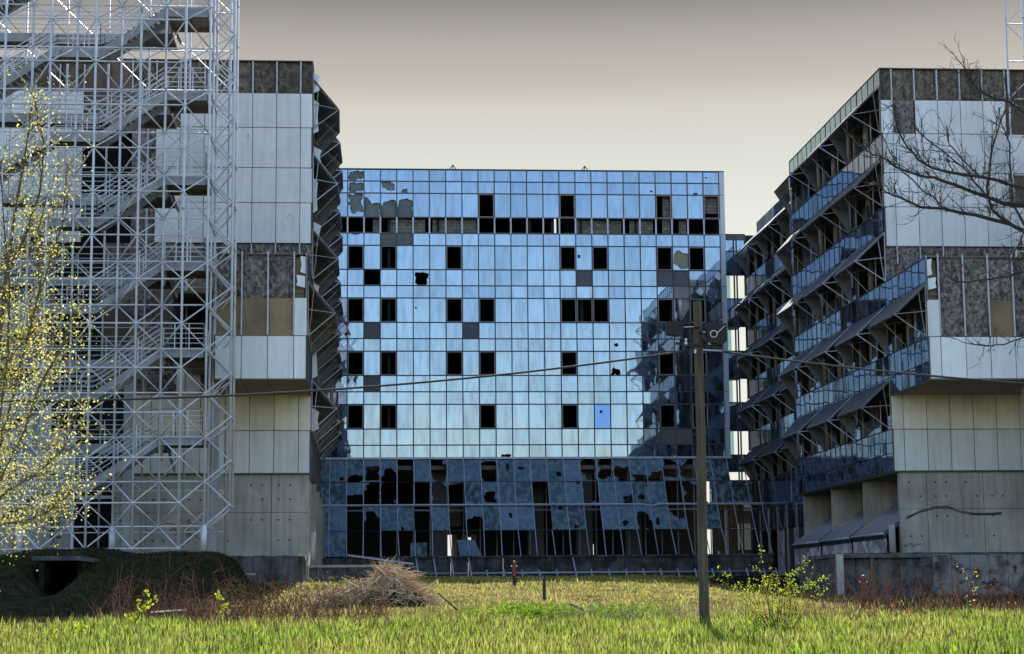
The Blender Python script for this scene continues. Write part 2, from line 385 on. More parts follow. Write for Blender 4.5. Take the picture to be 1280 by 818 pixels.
# ------------------------------------------------------------------ measures of the place (metres, eye level = 0)
D = 139.5                     # plane of the mirror facade
X0 = -1.445; MOD = 1.2        # first column line, module
XR, XL = 26.455, -2.774       # side planes of the court
DT, DM, DF = 95.45, 88.63, 117.05
ZR = [31.43, 30.55, 29.65, 27.85, 26.66, 25.74, 23.95, 22.76, 21.84, 20.04, 18.84, 17.92, 16.14, 14.95, 14.03, 12.24, 11.07, 10.17]
XC = (XR+XL)/2

def sst(x, a, b):
    t = np.clip((x-a)/(b-a), 0, 1); return t*t*(3-2*t)
def ground_z(x, y):
    x = np.asarray(x, float); y = np.asarray(y, float)
    z = np.interp(y, [-100, 0, 20, 30, 38, 50, 60, 75, 92, 103, 118, 135, 400], [-1.9, -1.6, -1.35, -1.2, -1.08, -.70, -.45, .08, .58, .95, 1.28, 1.33, 1.3])
    z = z-.75*sst(x, 13, 23)*sst(y, 55, 84)*(1-sst(y, 104, 122))
    # mound in front of the left wing
    f = sst(y, 61, 78.5)
    e = 1-sst(x, -6.4, -5.0)
    top = 2.0+.10*np.sin(x*.9)+.05*np.sin(x*2.3+1)
    z = z+(top-z)*f*e*(1-sst(y, 118, 132))
    z = z+(.75-z)*sst(y, 80, 90)*(1-sst(y, 94, 104))*sst(x, -6.0, -4.6)*(1-sst(x, -1, 3))*.8
    z = z-f*e*(.16*np.abs(np.sin(x*1.1+y*.5))*np.abs(np.sin(y*.8-x*.35))+.22*np.abs(np.sin(x*.45+1.3*np.sin(y*.22))))*(1-sst(y, 76, 80))
    notch = sst(x, -11.95, -11.65)*(1-sst(x, -10.9, -10.1))*sst(y, 61, 67)*(1-sst(y, 75.6, 76.2))
    z = z+(np.minimum(z, .12)-z)*notch
    z = z+.05*np.sin(x*.7+y*.31)*np.sin(y*.23+x*.11)*(1-sst(y, 120, 140))
    return z

# ------------------------------------------------------------------ ground sheet
def ground():
    xs = np.concatenate([np.linspace(-1500, -60, 12), np.linspace(-50, -20, 16), np.linspace(-19.5, 34, 140), np.linspace(36, 70, 18), np.linspace(90, 1500, 12)])
    ys = np.concatenate([np.linspace(-900, -20, 10), np.linspace(-10, 28, 14), np.linspace(30, 140, 200), np.linspace(145, 220, 10), np.linspace(300, 2500, 10)])
    X, Y = np.meshgrid(xs, ys); Z = ground_z(X, Y)
    near = (X > -20) & (X < 34) & (Y > 28) & (Y < 118)
    rs = np.random.RandomState(3); Z = Z+near*rs.uniform(-.03, .03, X.shape)*(1+1.2*(X < -5)*(Y > 58)*(Y < 80))
    v = np.stack([X.ravel(), Y.ravel(), Z.ravel()], 1); nx = len(xs); ny = len(ys)
    f = [(j*nx+i, j*nx+i+1, (j+1)*nx+i+1, (j+1)*nx+i) for j in range(ny-1) for i in range(nx-1)]
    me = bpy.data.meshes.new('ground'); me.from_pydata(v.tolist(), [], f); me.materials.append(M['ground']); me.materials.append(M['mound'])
    for p in me.polygons:
        p.use_smooth = True
        c = p.center
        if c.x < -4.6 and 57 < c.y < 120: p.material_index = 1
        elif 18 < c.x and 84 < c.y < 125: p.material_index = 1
    link('ground', me, kind='structure')
ground()

# ------------------------------------------------------------------ central building
def central():
    T = thing('glass_office_building', 'derelict block with gridded blue mirror glass front and missing black panes between the two wings', 'building', (XC, D, 1.3))
    xs = [X0+MOD*k for k in range(24)]
    xl, xr = -3.9, X0+MOD*23
    cols = [(-2, xl, X0-MOD), (-1, X0-MOD, X0)]+[(k, X0+MOD*k, X0+MOD*(k+1)) for k in range(23)]
    opens = {2: {8, 13, 19, 22}, 5: {0, 2, 6, 13, 15, 19, 21}, 8: {0, 2, 6, 8, 13, 14, 15, 19, 21}, 11: {0, 2, 6, 8, 13, 19, 21}, 14: {0, 2, 8, 13, 19, 21}, 6: {1}}
    grey = {(4, 2), (4, 3), (6, 14), (6, 20), (6, 19), (9, 1), (9, 7), (12, 1), (15, 19), (15, 20)}
    # ragged holes: (row, col): (hx, hz, rx, rz) in parts of the pane, and what is seen behind
    rag = {(0, 0): (.05, .0, .5, .52), (1, 0): (.05, 0, .5, .56), (2, 0): (0, .08, .52, .48), (1, 2): (-.05, .15, .40, .42), (1, 3): (0, -.35, .25, .22),
           (2, 1): (-.1, -.3, .75, .62), (2, 2): (-.05, -.25, .66, .68), (2, 3): (0, -.2, .56, .64), (2, -1): (-.2, .3, .3, .2), (4, 0): (0, .5, .28, .15),
           (6, 4): (-.02, -.02, .42, .44), (8, 4): (-.35, .1, .06, .05), (5, 20): (.05, -.05, .45, .40), (6, 19): (-.4, .3, .3, .4), (1, 21): (0, -.42, .16, .12),
           (1, 18): (.25, -.2, .12, .10), (0, 22): (-.3, 0, .07, .08), (11, 16): (-.2, -.35, .30, .16), (10, 16): (-.1, .05, .13, .16), (5, 14): (-.32, .08, .10, .07),
           (16, 9): (.1, -.38, .28, .13), (14, 15): (-.1, .2, .08, .08)}
    cache = {}
    rd = random.Random(5)
    for r in range(17):
        if r == 3: continue
        z1, z0 = ZR[r], ZR[r+1]
        tall = r in (2, 5, 8, 11, 14)
        for k, a, b in cols:
            if k in opens.get(r, ()): 
                if r == 6: continue
                # the empty frame of the lost pane
                w = b-a; q = MB()
                for s_ in (a+.045, b-.095): q.box(s_, s_+.05, D-.05, D+.05, z0+.05, z1-.05)
                q.box(a+.095, b-.095, D-.05, D+.05, z0+.05, z0+.09); q.box(a+.095, b-.095, D-.05, D+.05, z1-.09, z1-.05)
                q.build('window_frame', 'column', T)
                continue
            nm = 'window_pane' if tall else 'spandrel_pane'
            w, h = b-a-.05, z1-z0-.05
            tilt = (rd.gauss(0, .0035), rd.uniform(-.002, .002), rd.gauss(0, .0042))
            loc = ((a+b)/2, D, (z0+z1)/2)
            if (r, k) in grey:
                bx(nm, a+.03, b-.03, D, D+.03, z0+.03, z1-.03, 'greyboard', T, label='grey board filling in for a lost pane'); continue
            if (r, k) in rag:
                hx, hz, rx, rz = rag[(r, k)]
                me = jag(w, h, hx*w, hz*h, rx*w, rz*h, r*31+k, m='mirror2' if (r, k) == (14, 15) else 'mirror')
                link(nm, me, T, loc, tilt, label='broken pane with a ragged hole')
                if r <= 2:
                    bx('backing_board', a+.03, b-.03, D+.12, D+.16, z0, z1, 'darkboard', T)
                if (r, k) == (5, 20): bx('backing_board', a+.03, b-.03, D+.1, D+.14, z0, z1, 'green', T)
                continue
            key = (round(w, 2), round(h, 2))
            if key not in cache:
                q = MB(); q.box(-w/2, w/2, -.012, .012, -h/2, h/2); cache[key] = q.mesh('pane', M['mirror'])
            link(nm, cache[key], T, loc, tilt)
    # mullions and transoms
    for k, x in enumerate([xl]+[X0-MOD]+xs):
        bx('mullion', x-.04, x+.04, D-.055, D+.09, ZR[17], ZR[0], 'mullion', T)
    for i, z in enumerate(ZR[:-1]):
        bx('transom', xl, xr, D-.045, D+.08, z-.042, z+.042, 'mullion', T)
    # aluminium frames left in the open strip
    for k, x in enumerate(xs): bx('strip_frame', x-.055, x+.055, D-.07, D+.02, ZR[4], ZR[3], 'lightmull', T)
    # corner cladding
    for i, z in enumerate([ZR[0], ZR[2], ZR[4], ZR[7], ZR[10], ZR[13], ZR[15]]):
        zz = [ZR[2], ZR[4], ZR[7], ZR[10], ZR[13], ZR[15], ZR[17]][i]
        bx('corner_cladding', xr+.02, xr+.39, D-.09, D+.3, zz+.012, z-.012, 'trim', T, bev=.015)
    bx('ledge', -4.6, xr+.42, D-.35, D+.1, ZR[17]-.16, ZR[17], 'trim', T, bev=.02)
    bx('coping', xl, xr+.4, D-.08, D+.5, ZR[0], ZR[0]+.07, 'mullion', T)
    # block wall behind the open strip
    def blocks(x0, x1, z0, z1, yb=D+.5):
        bx('mortar_bed', x0, x1, yb+.03, yb+.2, z0, z1, 'mortar', T)
        z = z0; row = 0
        while z < z1-.02:
            x = x0-(.22 if row % 2 else 0)
            while x < x1:
                a, b = max(x, x0), min(x+.43, x1)
                if b-a > .06: bx('concrete_block', round(a+.01, 2), round(b-.01, 2), yb, yb+.15, z+.01, min(z+.22, z1)-.005, 'block', T)
                x += .44
            z += .235; row += 1
    c = lambda k: X0+MOD*k
    for a, b in ((c(1)+.65, c(2)), (c(2)+.75, c(4.75)), (c(5.2), c(8)-.1), (c(14), c(16.9)), (c(17.4), c(19)-.15), (c(19)+.55, c(20)), (c(20)+.6, c(21)-.03)):
        blocks(a, b, ZR[4]-.05, ZR[3])
    blocks(c(0)-.0, c(1), ZR[3], ZR[2]-.0, D+.3)
    blocks(c(19)+.6, c(20)+.1, ZR[3], ZR[2]); blocks(c(22)-.02, c(23), ZR[3]+.5, ZR[2])
    # dark carcass behind: slabs, back wall, partitions
    for i, z in enumerate((26.9, 26.9-3.9, 19.1, 15.2, 11.3, 31.3)):
        bx('floor_slab', -3.9, xr+.3, D+.25, D+13, z-.35-(.2 if z < 20 else 0), z-.12, 'slab', T)
    bx('ground_slab', -3.9, xr+.3, D+.2, D+13, 9.3, 9.6, 'slab', T)
    q = MB()
    # back wall with the door and window openings that let daylight through
    ops = [(6.3, 6.9, 1.3, 5.0), (7.6, 8.4, 1.3, 4.8), (10.1, 10.8, 1.3, 3.3), (17.6, 17.8, 1.3, 4.2), (26.3, 26.4, 1.3, 3.0), (14.55, 14.7, 24.0, 31.0), (14.95, 15.15, 24, 31.), (2.6, 2.75, 1.3, 3.0)]
    xcur = -3.9
    ops.sort()
    for a, b, z0, z1 in ops:
        q.box(xcur, a, D+12, D+12.3, .8, 31.3); q.box(a, b, D+12, D+12.3, .8, z0+.02); q.box(a, b, D+12, D+12.3, z1, 31.3); xcur = b
    q.box(xcur, xr+.3, D+12, D+12.3, .8, 31.3)
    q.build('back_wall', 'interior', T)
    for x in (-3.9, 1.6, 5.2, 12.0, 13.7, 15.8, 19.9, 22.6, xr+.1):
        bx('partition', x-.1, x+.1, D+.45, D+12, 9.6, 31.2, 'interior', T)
    bx('side_wall', xr+.12, xr+.36, D+.3, D+12.3, 9.6, 31.3, 'greyboard', T); bx('side_wall', -4.2, -3.92, D+.3, D+12.3, .8, 31.3, 'greyboard', T)
    for x in (5.6, 6.6, 7.4, 8.1): bx('curtain', x, x+.42, D+11.5, D+11.6, 1.7, 5.0, 'curtain', T)
    # inner ground floor: columns and vertical window bars seen through the lost canopy glass
    for k in range(-2, 24): bx('inner_mullion', c(k)-.035, c(k)+.035, D-.1, D, 1.3, 9.9, 'column', T)
    bx('inner_transom', -4.4, 28.2, D-.12, D+.02, 6.3, 6.42, 'column', T)
    for k in (5, 11, 14, 17): bx('screen_wall', c(k), c(k+1), D+2, D+2.2, 1.3, 9.5, 'greyboard', T)
    for k in range(9): bx('blind_slat', c(6)+.1, c(7)-.1, D+1.5, D+1.52, 5.3+k*.16, 5.38+k*.16, 'tan', T)
    # tiny roof brackets
    for u in (566, 731):
        p = at(u, 212, D+.3); q = MB(); q.tube((p.x-.3, D+.3, ZR[0]+.05), (p.x, D+.3, ZR[0]+.45), .035); q.tube((p.x+.3, D+.3, ZR[0]+.05), (p.x, D+.3, ZR[0]+.45), .035); q.tube((p.x, D+.8, ZR[0]+.05), (p.x, D+.3, ZR[0]+.45), .035)
        q.build('roof_bracket', 'mullion', T)

    # sloping glass skirt
    ys_, zs_ = (139.15, 137.9, 136.75, 135.2, 133.6), (9.98, 8.3, 6.6, 4.75, 2.95)
    def P(x, t):       # t 0..4 along the slope
        i = min(int(t), 3); f = t-i
        return Vector((x, ys_[i]+(ys_[i+1]-ys_[i])*f, zs_[i]+(zs_[i+1]-zs_[i])*f))
    O, H = 'open', 'hole'
    st = [
      {0: (0, -.35, .45, .25), 1: (0, -.1, .5, .3), 2: (0, -.3, .5, .42), 3: O, 5: (-.15, .2, .62, .75), 8: (0, -.1, .48, .50), 14: (.05, -.05, .5, .62), 15: (.05, .1, .55, .6), 16: (.15, -.25, .62, .45), 17: (.1, -.4, .5, .2), 18: (.1, -.35, .5, .3), 19: (.05, .0, .6, .55), 20: (.1, .0, .6, .55), 23: O, 24: O},
      {0: (.1, -.3, .6, .4), 1: (0, -.1, .55, .75), 2: (0, -.2, .6, .8), 3: O, 4: O, 5: (.1, -.15, .7, .7), 6: (0, -.15, .6, .65), 8: (0, -.2, .35, .28), 11: O, 14: (.1, .1, .6, .65), 16: (.3, -.4, .45, .3), 17: (0, -.2, .2, .12), 19: O, 20: (.1, -.1, .55, .7), 21: (-.1, 0, .4, .5), 24: (.2, 0, .5, .6)},
      {0: O, 1: (0, -.3, .6, .9), 4: O, 6: O, 7: (0, -.35, .6, .5), 11: O, 14: O, 17: (.05, -.2, .45, .4), 19: (0, .25, .5, .35), 20: O, 22: O, 23: O, 24: O},
      {k: O for k in range(0, 25)}]
    ck = [c(k) for k in range(-2, 25)]; ck[0] = -4.4; ck.append(28.2)
    for r in range(4):
        a_, b_ = P(0, r), P(0, r+1); ln = (b_-a_).length; ang = math.atan2(a_.y-b_.y, a_.z-b_.z)
        mid = (a_+b_)/2
        for i in range(len(ck)-1):
            k = i-2; s_ = st[r].get(k)
            if s_ == O: continue
            if k >= 24 and r >= 2: continue
            x0, x1 = ck[i], ck[i+1]; w = x1-x0-.06; h = ln-.06
            rot = (-ang+rd.gauss(0, .012), rd.gauss(0, .004), rd.gauss(0, .012))
            if s_ is None and r < 3 and rd.random() < .28: s_ = (rd.uniform(-.4, .4), rd.uniform(-.45, .45), rd.uniform(.08, .22), rd.uniform(.06, .16))
            if s_ is None:
                q = MB(); q.box(-w/2, w/2, -.01, .01, -h/2, h/2); me = q.mesh('canopy_pane', M['slope'])
                if r == 2 and rd.random() < .4: rot = (rot[0]+.03, rd.uniform(-.02, .02), 0)
            else: me = jag(w, h, s_[0]*w, s_[1]*h, s_[2]*w, s_[3]*h, r*77+k, m='slope', rough=.3)
            link('canopy_pane', me, T, ((x0+x1)/2, mid.y, mid.z), rot)
    for i, x in enumerate(ck):
        q = MB()
        for t in range(4):
            if t == 2 and i in (6, 14): continue
            a_, b_ = P(x, t), P(x, t+1)
            if t == 3: b_ = b_+Vector((rd.uniform(-.05, .12), 0, 0))
            q.tube(a_, b_, .034, 5)
        q.build('canopy_mullion', 'lightmull', T)
    for t, r_, m in ((1, .035, 'mullion'), (3, .03, 'mullion')):
        tb('canopy_rail', P(-4.4, t), P(28.2, t), r_, m, T)
    pts = [P(-4.0, 2), P(12.0, 2), P(19.6, 2)+Vector((0, 0, -.02)), P(20.2, 2)+Vector((0, 0, -.14)), P(20.8, 2), P(28.3, 2)]
    q = MB()
    for a_, b_ in zip(pts[:-1], pts[1:]): q.tube(a_+Vector((0, -.08, 0)), b_+Vector((0, -.08, 0)), .085, 6)
    q.build('canopy_beam', 'trim', T)
    # sill ledge and parapet wall of the sunken area
    bx('sill', -1.6, 28.2, 133.1, 133.75, 2.8, 2.95, 'damp', T, bev=.02)
    for i in range(len(ck)-1):
        if ck[i] < -2: continue
        bx('base_panel', ck[i]+.015, ck[i+1]-.015, 133.25, 133.45, .9, 2.8, 'damp', T)
    tb('base_rail', (.2, 132.75, 1.75), (28, 132.75, 1.75), .065, 'lightmull', T)
    for i, x in enumerate(ck[3:]):
        full = i < 7 or i == 12
        a_ = Vector((x, 133.2, 2.85)) if full else Vector((x+.02, 132.8, 1.95))
        tb('base_strut', a_, (x+.35*(.5 if full else .22)+.05, 132.2, 1.1), .07, 'lightmull', T)
    return T
central()

# loose panes leaning in the ground floor
for (u0, u1, v0, v1, lean, lb) in ((513, 534, 679, 696, .0, 'small blue glass sheet leaning upright in the ground floor opening, left of the pair'),
                                (575, 602, 676, 696, .5, 'large blue glass sheet slumped sideways in the ground floor opening beside the pale curtains')):
    a = at(u0, v1, 133.9); b = at(u1, v1, 133.9); t = at(u0, v0, 134.3)
    q = MB(); h = t.z-a.z
    q.sheet([(a.x, 133.9, 2.96), (b.x, 133.9, 2.96), (b.x-lean*.9, 134.5, 2.96+h), (a.x-lean*.35+.02, 134.5, 2.96+h)], .02)
    o = q.build('glass_sheet', 'slope'); tag(o, lb, 'glass sheet')

# ------------------------------------------------------------------ office wings
def wing(s, label):
    """s=+1: right wing (grows towards +x), s=-1: left wing"""
    XS = XR if s > 0 else XL
    X = lambda d: XS+s*d
    T = thing('office_wing', label, 'building', (X(6), DT, 2))
    rd = random.Random(21+s)
    def B(nm, d0, d1, y0, y1, z0, z1, m, bev=0., lb=None): return bx(nm, X(d0), X(d1), y0, y1, z0, z1, m, T, bev, label=lb)
    dc = [0, .6]+[.6+1.2*i for i in range(1, 17)]
    top = [27.05, 25.4, 23.62, 21.55, 19.76, 17.70]
    NB = 4 if s < 0 else 10
    low = [17.70, 15.93, 13.88, 12.10, 10.10, 8.31, 6.21]
    g = .014
    def front(j, z1, z0, kind, y=DT):
        d0, d1 = dc[j], dc[j+1]
        if kind in ('panel', 'panel2', 'cream'):
            o = B('wall_panel', d0+g, d1-g, y, y+.06, z0+g, z1-g, kind, .012)
            o.rotation_euler = (rd.gauss(0, .0025), 0, rd.gauss(0, .003)); return o
        if kind == 'open': return
        nm = {'wool': 'insulation_slab', 'wool2': 'insulation_slab', 'tan': 'fibre_board', 'brownboard': 'fibre_board', 'concrete': 'wall_panel'}[kind]
        if kind in ('wool', 'wool2'):     # ragged quilt, built as a lumpy sheet
            n1, n2 = 8, 10; b = MB()
            for q in range(n2+1):
                for p in range(n1+1):
                    e = 0 if p in (0, n1) or q in (0, n2) else 1
                    b.v.append((X(d0+(d1-d0)*p/n1), y+.17-e*rd.uniform(0, .11), z0+(z1-z0)*q/n2))
            for q in range(n2):
                for p in range(n1): b.f.append((q*(n1+1)+p, q*(n1+1)+p+1, (q+1)*(n1+1)+p+1, (q+1)*(n1+1)+p))
            b.build(nm, kind, T)
        else: B(nm, d0+.02, d1-.02, y+.14, y+.18, z0+.01, z1-.01, kind)
    # top block, front
    for r in range(5):
        z1, z0 = top[r], top[r+1]
        for j in range(16):
            k = 'panel'
            if r == 0: k = 'wool2' if s > 0 or j > 2 else 'wool2'
            if s > 0:
                if r == 1 and j == 1: k = 'wool'
                if r == 1 and j == 6: k = 'brownboard'
                if r == 3 and j in (6, 7): k = 'brownboard'
            else:
                if r == 1 and j == 6: k = 'brownboard'
                if r and j == 7: k = 'wool'
                if r and j in (8, 9): k = 'open' if r in (2, 3, 4) else 'brownboard'
                if r == 0 and j in (8, 9): k = 'brownboard'
            front(j, z1, z0, k)
    # middle and low, beyond the projecting box
    for r in range(6):
        z1, z0 = low[r], low[r+1]
        for j in range(16):
            if 1 <= r < 4 and j < NB: continue
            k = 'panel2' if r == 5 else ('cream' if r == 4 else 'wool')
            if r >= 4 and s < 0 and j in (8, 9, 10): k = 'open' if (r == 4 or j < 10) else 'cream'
            elif s < 0:
                if r in (1, 2) : k = ('tan', 'brownboard', 'wool')[(j+r) % 3]
                if j in (9, 10) and r in (0, 1, 2, 3): k = 'open'
                if r == 3 and j == 5: k = 'panel'
                if r in (1, 2, 3) and j == 8: k = 'brownboard'
            elif s > 0 and r == 3: k = 'panel'
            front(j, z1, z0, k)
    # bare mullions over the insulation
    for j in range(0, 16):
        d = dc[j+1] if j else dc[1]
        B('mullion', d-.035, d+.035, DT-.02, DT+.12, top[1], top[0]+.08, 'lightmull')
    for j in range(1, 4): B('mullion', dc[j+0]-.03, dc[j+0]+.03, DT-.02, DT+.1, low[0]-.9, low[0], 'lightmull')
    if s > 0: B('mullion', .6-.03, .6+.03, DT-.02, DT+.1, top[2], top[1], 'lightmull')
    B('coping', -.02, 20, DT-.03, DT+.35, top[0]+.0, top[0]+.05, 'mullion')
    # projecting box
    for r in range(1, 4):
        z1, z0 = low[r], low[r+1]
        for j in range(NB):
            if j == 0: k = 'open' if r == 1 else 'panel'
            elif r == 3: k = 'panel'
            elif r == 1: k = 'wool'
            else: k = ('tan' if s < 0 else ('tan' if j in (3, 6) else 'wool'))
            if j == 3 and dc[4] > 4.2: pass
            front(j, z1, z0, k, DM)
    for j in range(1, NB+1): B('mullion', dc[j]-.035, dc[j]+.035, DM-.03, DM+.1, low[2]-1.75, low[1]+.12, 'lightmull')
    B('mullion', 0, .06, DM-.02, DM+.08, low[2], low[1]+.05, 'lightmull')
    # torn scraps of white sheet in the corner of the box
    for (d0, d1, z0, z1) in ((.08, .32, 15.0, 15.85), (.1, .5, 14.35, 14.95)):
        q = MB(); q.prism([(X(d0), z0), (X(d1), z0+.1), (X(d1)-s*.05, (z0+z1)/2), (X(d1), z1), (X(d0), z1-.05)], 'y', DM+.02, DM+.04)
        q.build('torn_sheet', 'panel', T)
    B('corner_board', .05, .58, DM+.3, DM+.35, low[2], low[1]-.1, 'tan')
    B('box_roof', 0, dc[NB], DM, DT+.1, low[1]-.02, low[1]+.02, 'slab')
    # soffit boards under the box
    n = 7
    for j in range(NB):
        for i in range(3):
            y0 = DM+.05+i*(DT-DM-.05)/3
            B('soffit_board', dc[j]+.012, dc[j+1]-.012, y0+.012, y0+(DT-DM-.05)/3-.012, low[4]-.03, low[4], 'soffit')
    B('box_side_wall', dc[NB]-.05, dc[NB], DM+.1, DT+.1, low[4], low[1], 'concrete')
    # concrete base
    zb = -1.2 if s > 0 else 1.0
    joints = [.3, 1.7, 4.6, 8.2, 12, 16, 20] if s > 0 else [.05, 1.9, 4.9, 8.0, 9.55]
    for a, b in zip(joints[:-1], joints[1:]):
        B('base_wall', a+.012, b-.012, DT+.15, DT+.55, zb, 4.3-.01, 'concrete'); B('base_wall', a+.012, b-.012, DT+.15, DT+.55, 4.3+.01, low[6]-.03, 'concrete')
    for a in [q for q in joints[1:] if q < 12]:
        for dz in (2.9, 3.9, 4.9, 5.6):
            for off in (-.9, -.35, .45, 1.0):
                if rd.random() < .75:
                    B('tie_hole', a+off-.04, a+off+.04, DT+.135, DT+.155, dz, dz+.08, 'interior')
    B('base_trim', -.02, 12, DT-.03, DT+.2, low[6]-.05, low[6], 'mullion')
    if s < 0:
        B('base_wall', 11.55, 12.9, DT+.15, DT+.55, zb, low[6]-.03, 'concrete'); B('base_wall', 12.92, 20, DT+.2, DT+.55, zb, low[6]-.03, 'concrete')
        B('door_lintel', 9.55, 11.5, DT-.1, DT+.3, 5.0, 5.15, 'lightmull'); B('door_post', 11.42, 11.54, DT-.15, DT+.2, 2.1, 5.95, 'rail')
        B('doorway', 9.4, 11.7, DT+3, DT+3.2, 1.5, 6.2, 'interior')
        # spray scribbles
        q = MB(); p0 = at(52, 650, DT+.12)
        for _ in range(9):
            a = Vector((p0.x+rd.uniform(0, .5), DT+.14, p0.z-rd.uniform(0, 1.0)))
            q.poly([a, a+Vector((rd.uniform(.1, .3), 0, rd.uniform(-.25, .25))), a+Vector((rd.uniform(.1, .5), 0, rd.uniform(-.3, .3))), a+Vector((rd.uniform(0, .4), 0, rd.uniform(-.4, .1)))], .03, .03, 4)
        q.build('graffiti', 'graffiti', T)
        q = MB(); p0 = at(205, 650, DT+.12)
        for _ in range(16):
            a = Vector((p0.x+rd.uniform(0, 1.9), DT+.14, p0.z-rd.uniform(0, 1.0)))
            q.poly([a, a+Vector((rd.uniform(.1, .3), 0, rd.uniform(-.25, .25))), a+Vector((rd.uniform(.1, .5), 0, rd.uniform(-.3, .3)))], .02, .02, 4)
        q.build('graffiti', 'graffiti_red', T)
    else:
        q = MB(); p0 = at(1130, 681, DT+.12)
        for i in range(11):
            a = Vector((p0.x+i*.08, DT+.14, p0.z+rd.uniform(-.04, .05))); q.tube(a, a+Vector((.06, 0, rd.uniform(-.12, .08))), .018, 4)
        q.build('graffiti', 'graffiti', T)
        # dark patched crack
        pts = [at(u, v, DT+.14) for u, v in ((1133, 648), (1150, 640), (1168, 635), (1185, 634), (1200, 640), (1218, 643), (1235, 643), (1252, 642))]
        for p in pts: p.y = DT+.15
        MBq = MB()
        for a, b in zip(pts[:-1], pts[1:]):
            MBq.sheet([a+Vector((0, 0, -.06)), b+Vector((0, 0, -.06)), b+Vector((0, 0, .07)), a+Vector((0, 0, .07))], .012)
        MBq.build('patched_crack', 'damp', T)
    # ---------------- side wall towards the court
    heads = [25.4, 21.53, 17.65, 13.86, 10.05]
    sills = [23.6, 19.74, 15.9, 12.1, 8.33]
    ncol = 18
    def sidepane(nm, y0, y1, z0, z1, m='sideglass', off=0.):
        o = B(nm, off, off+.025, y0+.02, y1-.02, z0+.02, z1-.02, m)
        o.rotation_euler = (0, rd.gauss(0, .004), rd.gauss(0, .006)); return o
    bands = [(top[0], heads[0], DT), (sills[0], heads[1], DT), (sills[1], heads[2], DT), (sills[2], heads[3], DM), (sills[3], heads[4], DM), (sills[4], 6.21, DT)]
    for bi, (z1, z0, ys) in enumerate(bands):
        h = z1-z0; zm = z0+h*.43
        n = int(round((DF-ys)/1.2)); st = (DF-ys)/n
        for i in range(n):
            y0 = ys+i*st
            if bi == 3 and rd.random() < .08: continue
            if bi == 0: sidepane('glass_panel', y0, y0+st, z0, z1, 'teal')
            else:
                sidepane('glass_panel', y0, y0+st, z0, zm); sidepane('glass_panel', y0, y0+st, zm, z1)
        B('edge_trim', -.03, .04, ys, DF, z0-.03, z0+.02, 'mullion'); B('edge_trim', -.03, .04, ys, DF, z1-.02, z1+.03, 'mullion')
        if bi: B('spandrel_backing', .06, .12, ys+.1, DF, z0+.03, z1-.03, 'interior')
        for i in range(n+1): B('mullion', -.02, .05, ys+i*st-.02, ys+i*st+.02, z0, z1, 'mullion')
    for fi in range(5):
        z1, z0 = heads[fi], sills[fi]; ys = DM if fi == 3 else DT
        n = int(round((DF-ys)/1.2)); st = (DF-ys)/n
        for i in range(n+1):
            if i % 3 == 1: continue
            if i % 3 == 0: tb('column', (X(.25), ys+i*st+.38, z0-.05), (X(.25), ys+i*st+.38, z1+.05), .17, 'column', T)
            else: tb('window_bar', (X(.08), ys+i*st, z0), (X(.08), ys+i*st, z1), .045, 'lightmull', T, 5)
        for i in range(n):
            if rd.random() < (.45 if s > 0 else .65): sidepane('window_pane', ys+i*st, ys+(i+1)*st, z0, z1 if rd.random() < .5 else (z0+z1)/2, 'mirror', .1)
        B('floor_slab', .15, 6, ys+.2, DF-.05, z0-1.0, z0-.75, 'slab'); B('ceiling', .15, 6, ys+.2, DF-.05, z1+.25, z1+.35, 'slab')
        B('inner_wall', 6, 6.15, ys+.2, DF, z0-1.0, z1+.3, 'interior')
        B('inner_partition', .9, 6, ys+7.2, ys+7.3, z0-.7, z1+.2, 'greyboard'); B('inner_partition', .9, 6, DF-7.3, DF-7.2, z0-.7, z1+.2, 'greyboard')
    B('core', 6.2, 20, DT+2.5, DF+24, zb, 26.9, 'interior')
    B('roof', .1, 20, DT+.4, DF, 26.6, 26.95, 'slab')
    B('end_wall', .1, 6.2, DF-.12, DF-.02, 6.2, 26.9, 'greyboard')
    # ---------------- far part, set back
    d2 = 1.85; YE = D+1.5
    for bi, (z1, z0, ys) in enumerate(bands):
        n = 16; st = (YE-DF)/n
        for i in range(n):
            h = z1-z0
            if bi == 0 and i > 12: continue
            o = B('glass_panel', d2, d2+.025, DF+i*st+.02, DF+(i+1)*st-.02, z0+.02, z1-.02, 'sideglass' if (i+bi) % 5 else 'mirror'); o.rotation_euler = (0, rd.gauss(0, .004), rd.gauss(0, .008))
        B('edge_trim', d2-.04, d2+.04, DF, YE, z0-.04, z0+.03, 'mullion')
        if bi: B('spandrel_backing', d2+.06, d2+.12, DF, YE, z0+.03, z1-.03, 'interior')
    for fi in range(5):
        z1, z0 = heads[fi], sills[fi]
        for i in range(0, 17, 1):
            y = DF+i*(YE-DF)/16
            if i % 2 == 0: tb('column', (X(d2+.2), y, z0-.05), (X(d2+.2), y, z1+.05), .14, 'column', T)
            elif fi > 2: B('window_bar', d2, d2+.1, y-.06, y+.06, z0-.9, z1, 'column')
        B('floor_slab', d2+.15, 6, DF, YE-2, z0-1.0, z0-.75, 'slab'); B('ceiling', d2+.15, 6, DF, YE, z1+.25, z1+.35, 'slab')
    if s < 0:
        for (y, z0, z1, w) in ((95.75, 25.5, 26.6, .34), (95.8, 23.4, 25.2, .30), (96.9, 22.0, 23.0, .42), (96.2, 19.4, 21.2, .26), (97.5, 17.9, 19.2, .4), (98.4, 15.0, 16.2, .3), (96.5, 11.0, 13.6, .30), (97.2, 8.4, 9.6, .36)):
            q = MB(); q.prism([(X(-.03), z0), (X(-w), z0+.15), (X(-w*.8), (z0+z1)/2), (X(-w*1.05), z1-.2), (X(-.03), z1)], 'y', y, y+.02); q.build('torn_sheet', 'rail', T)
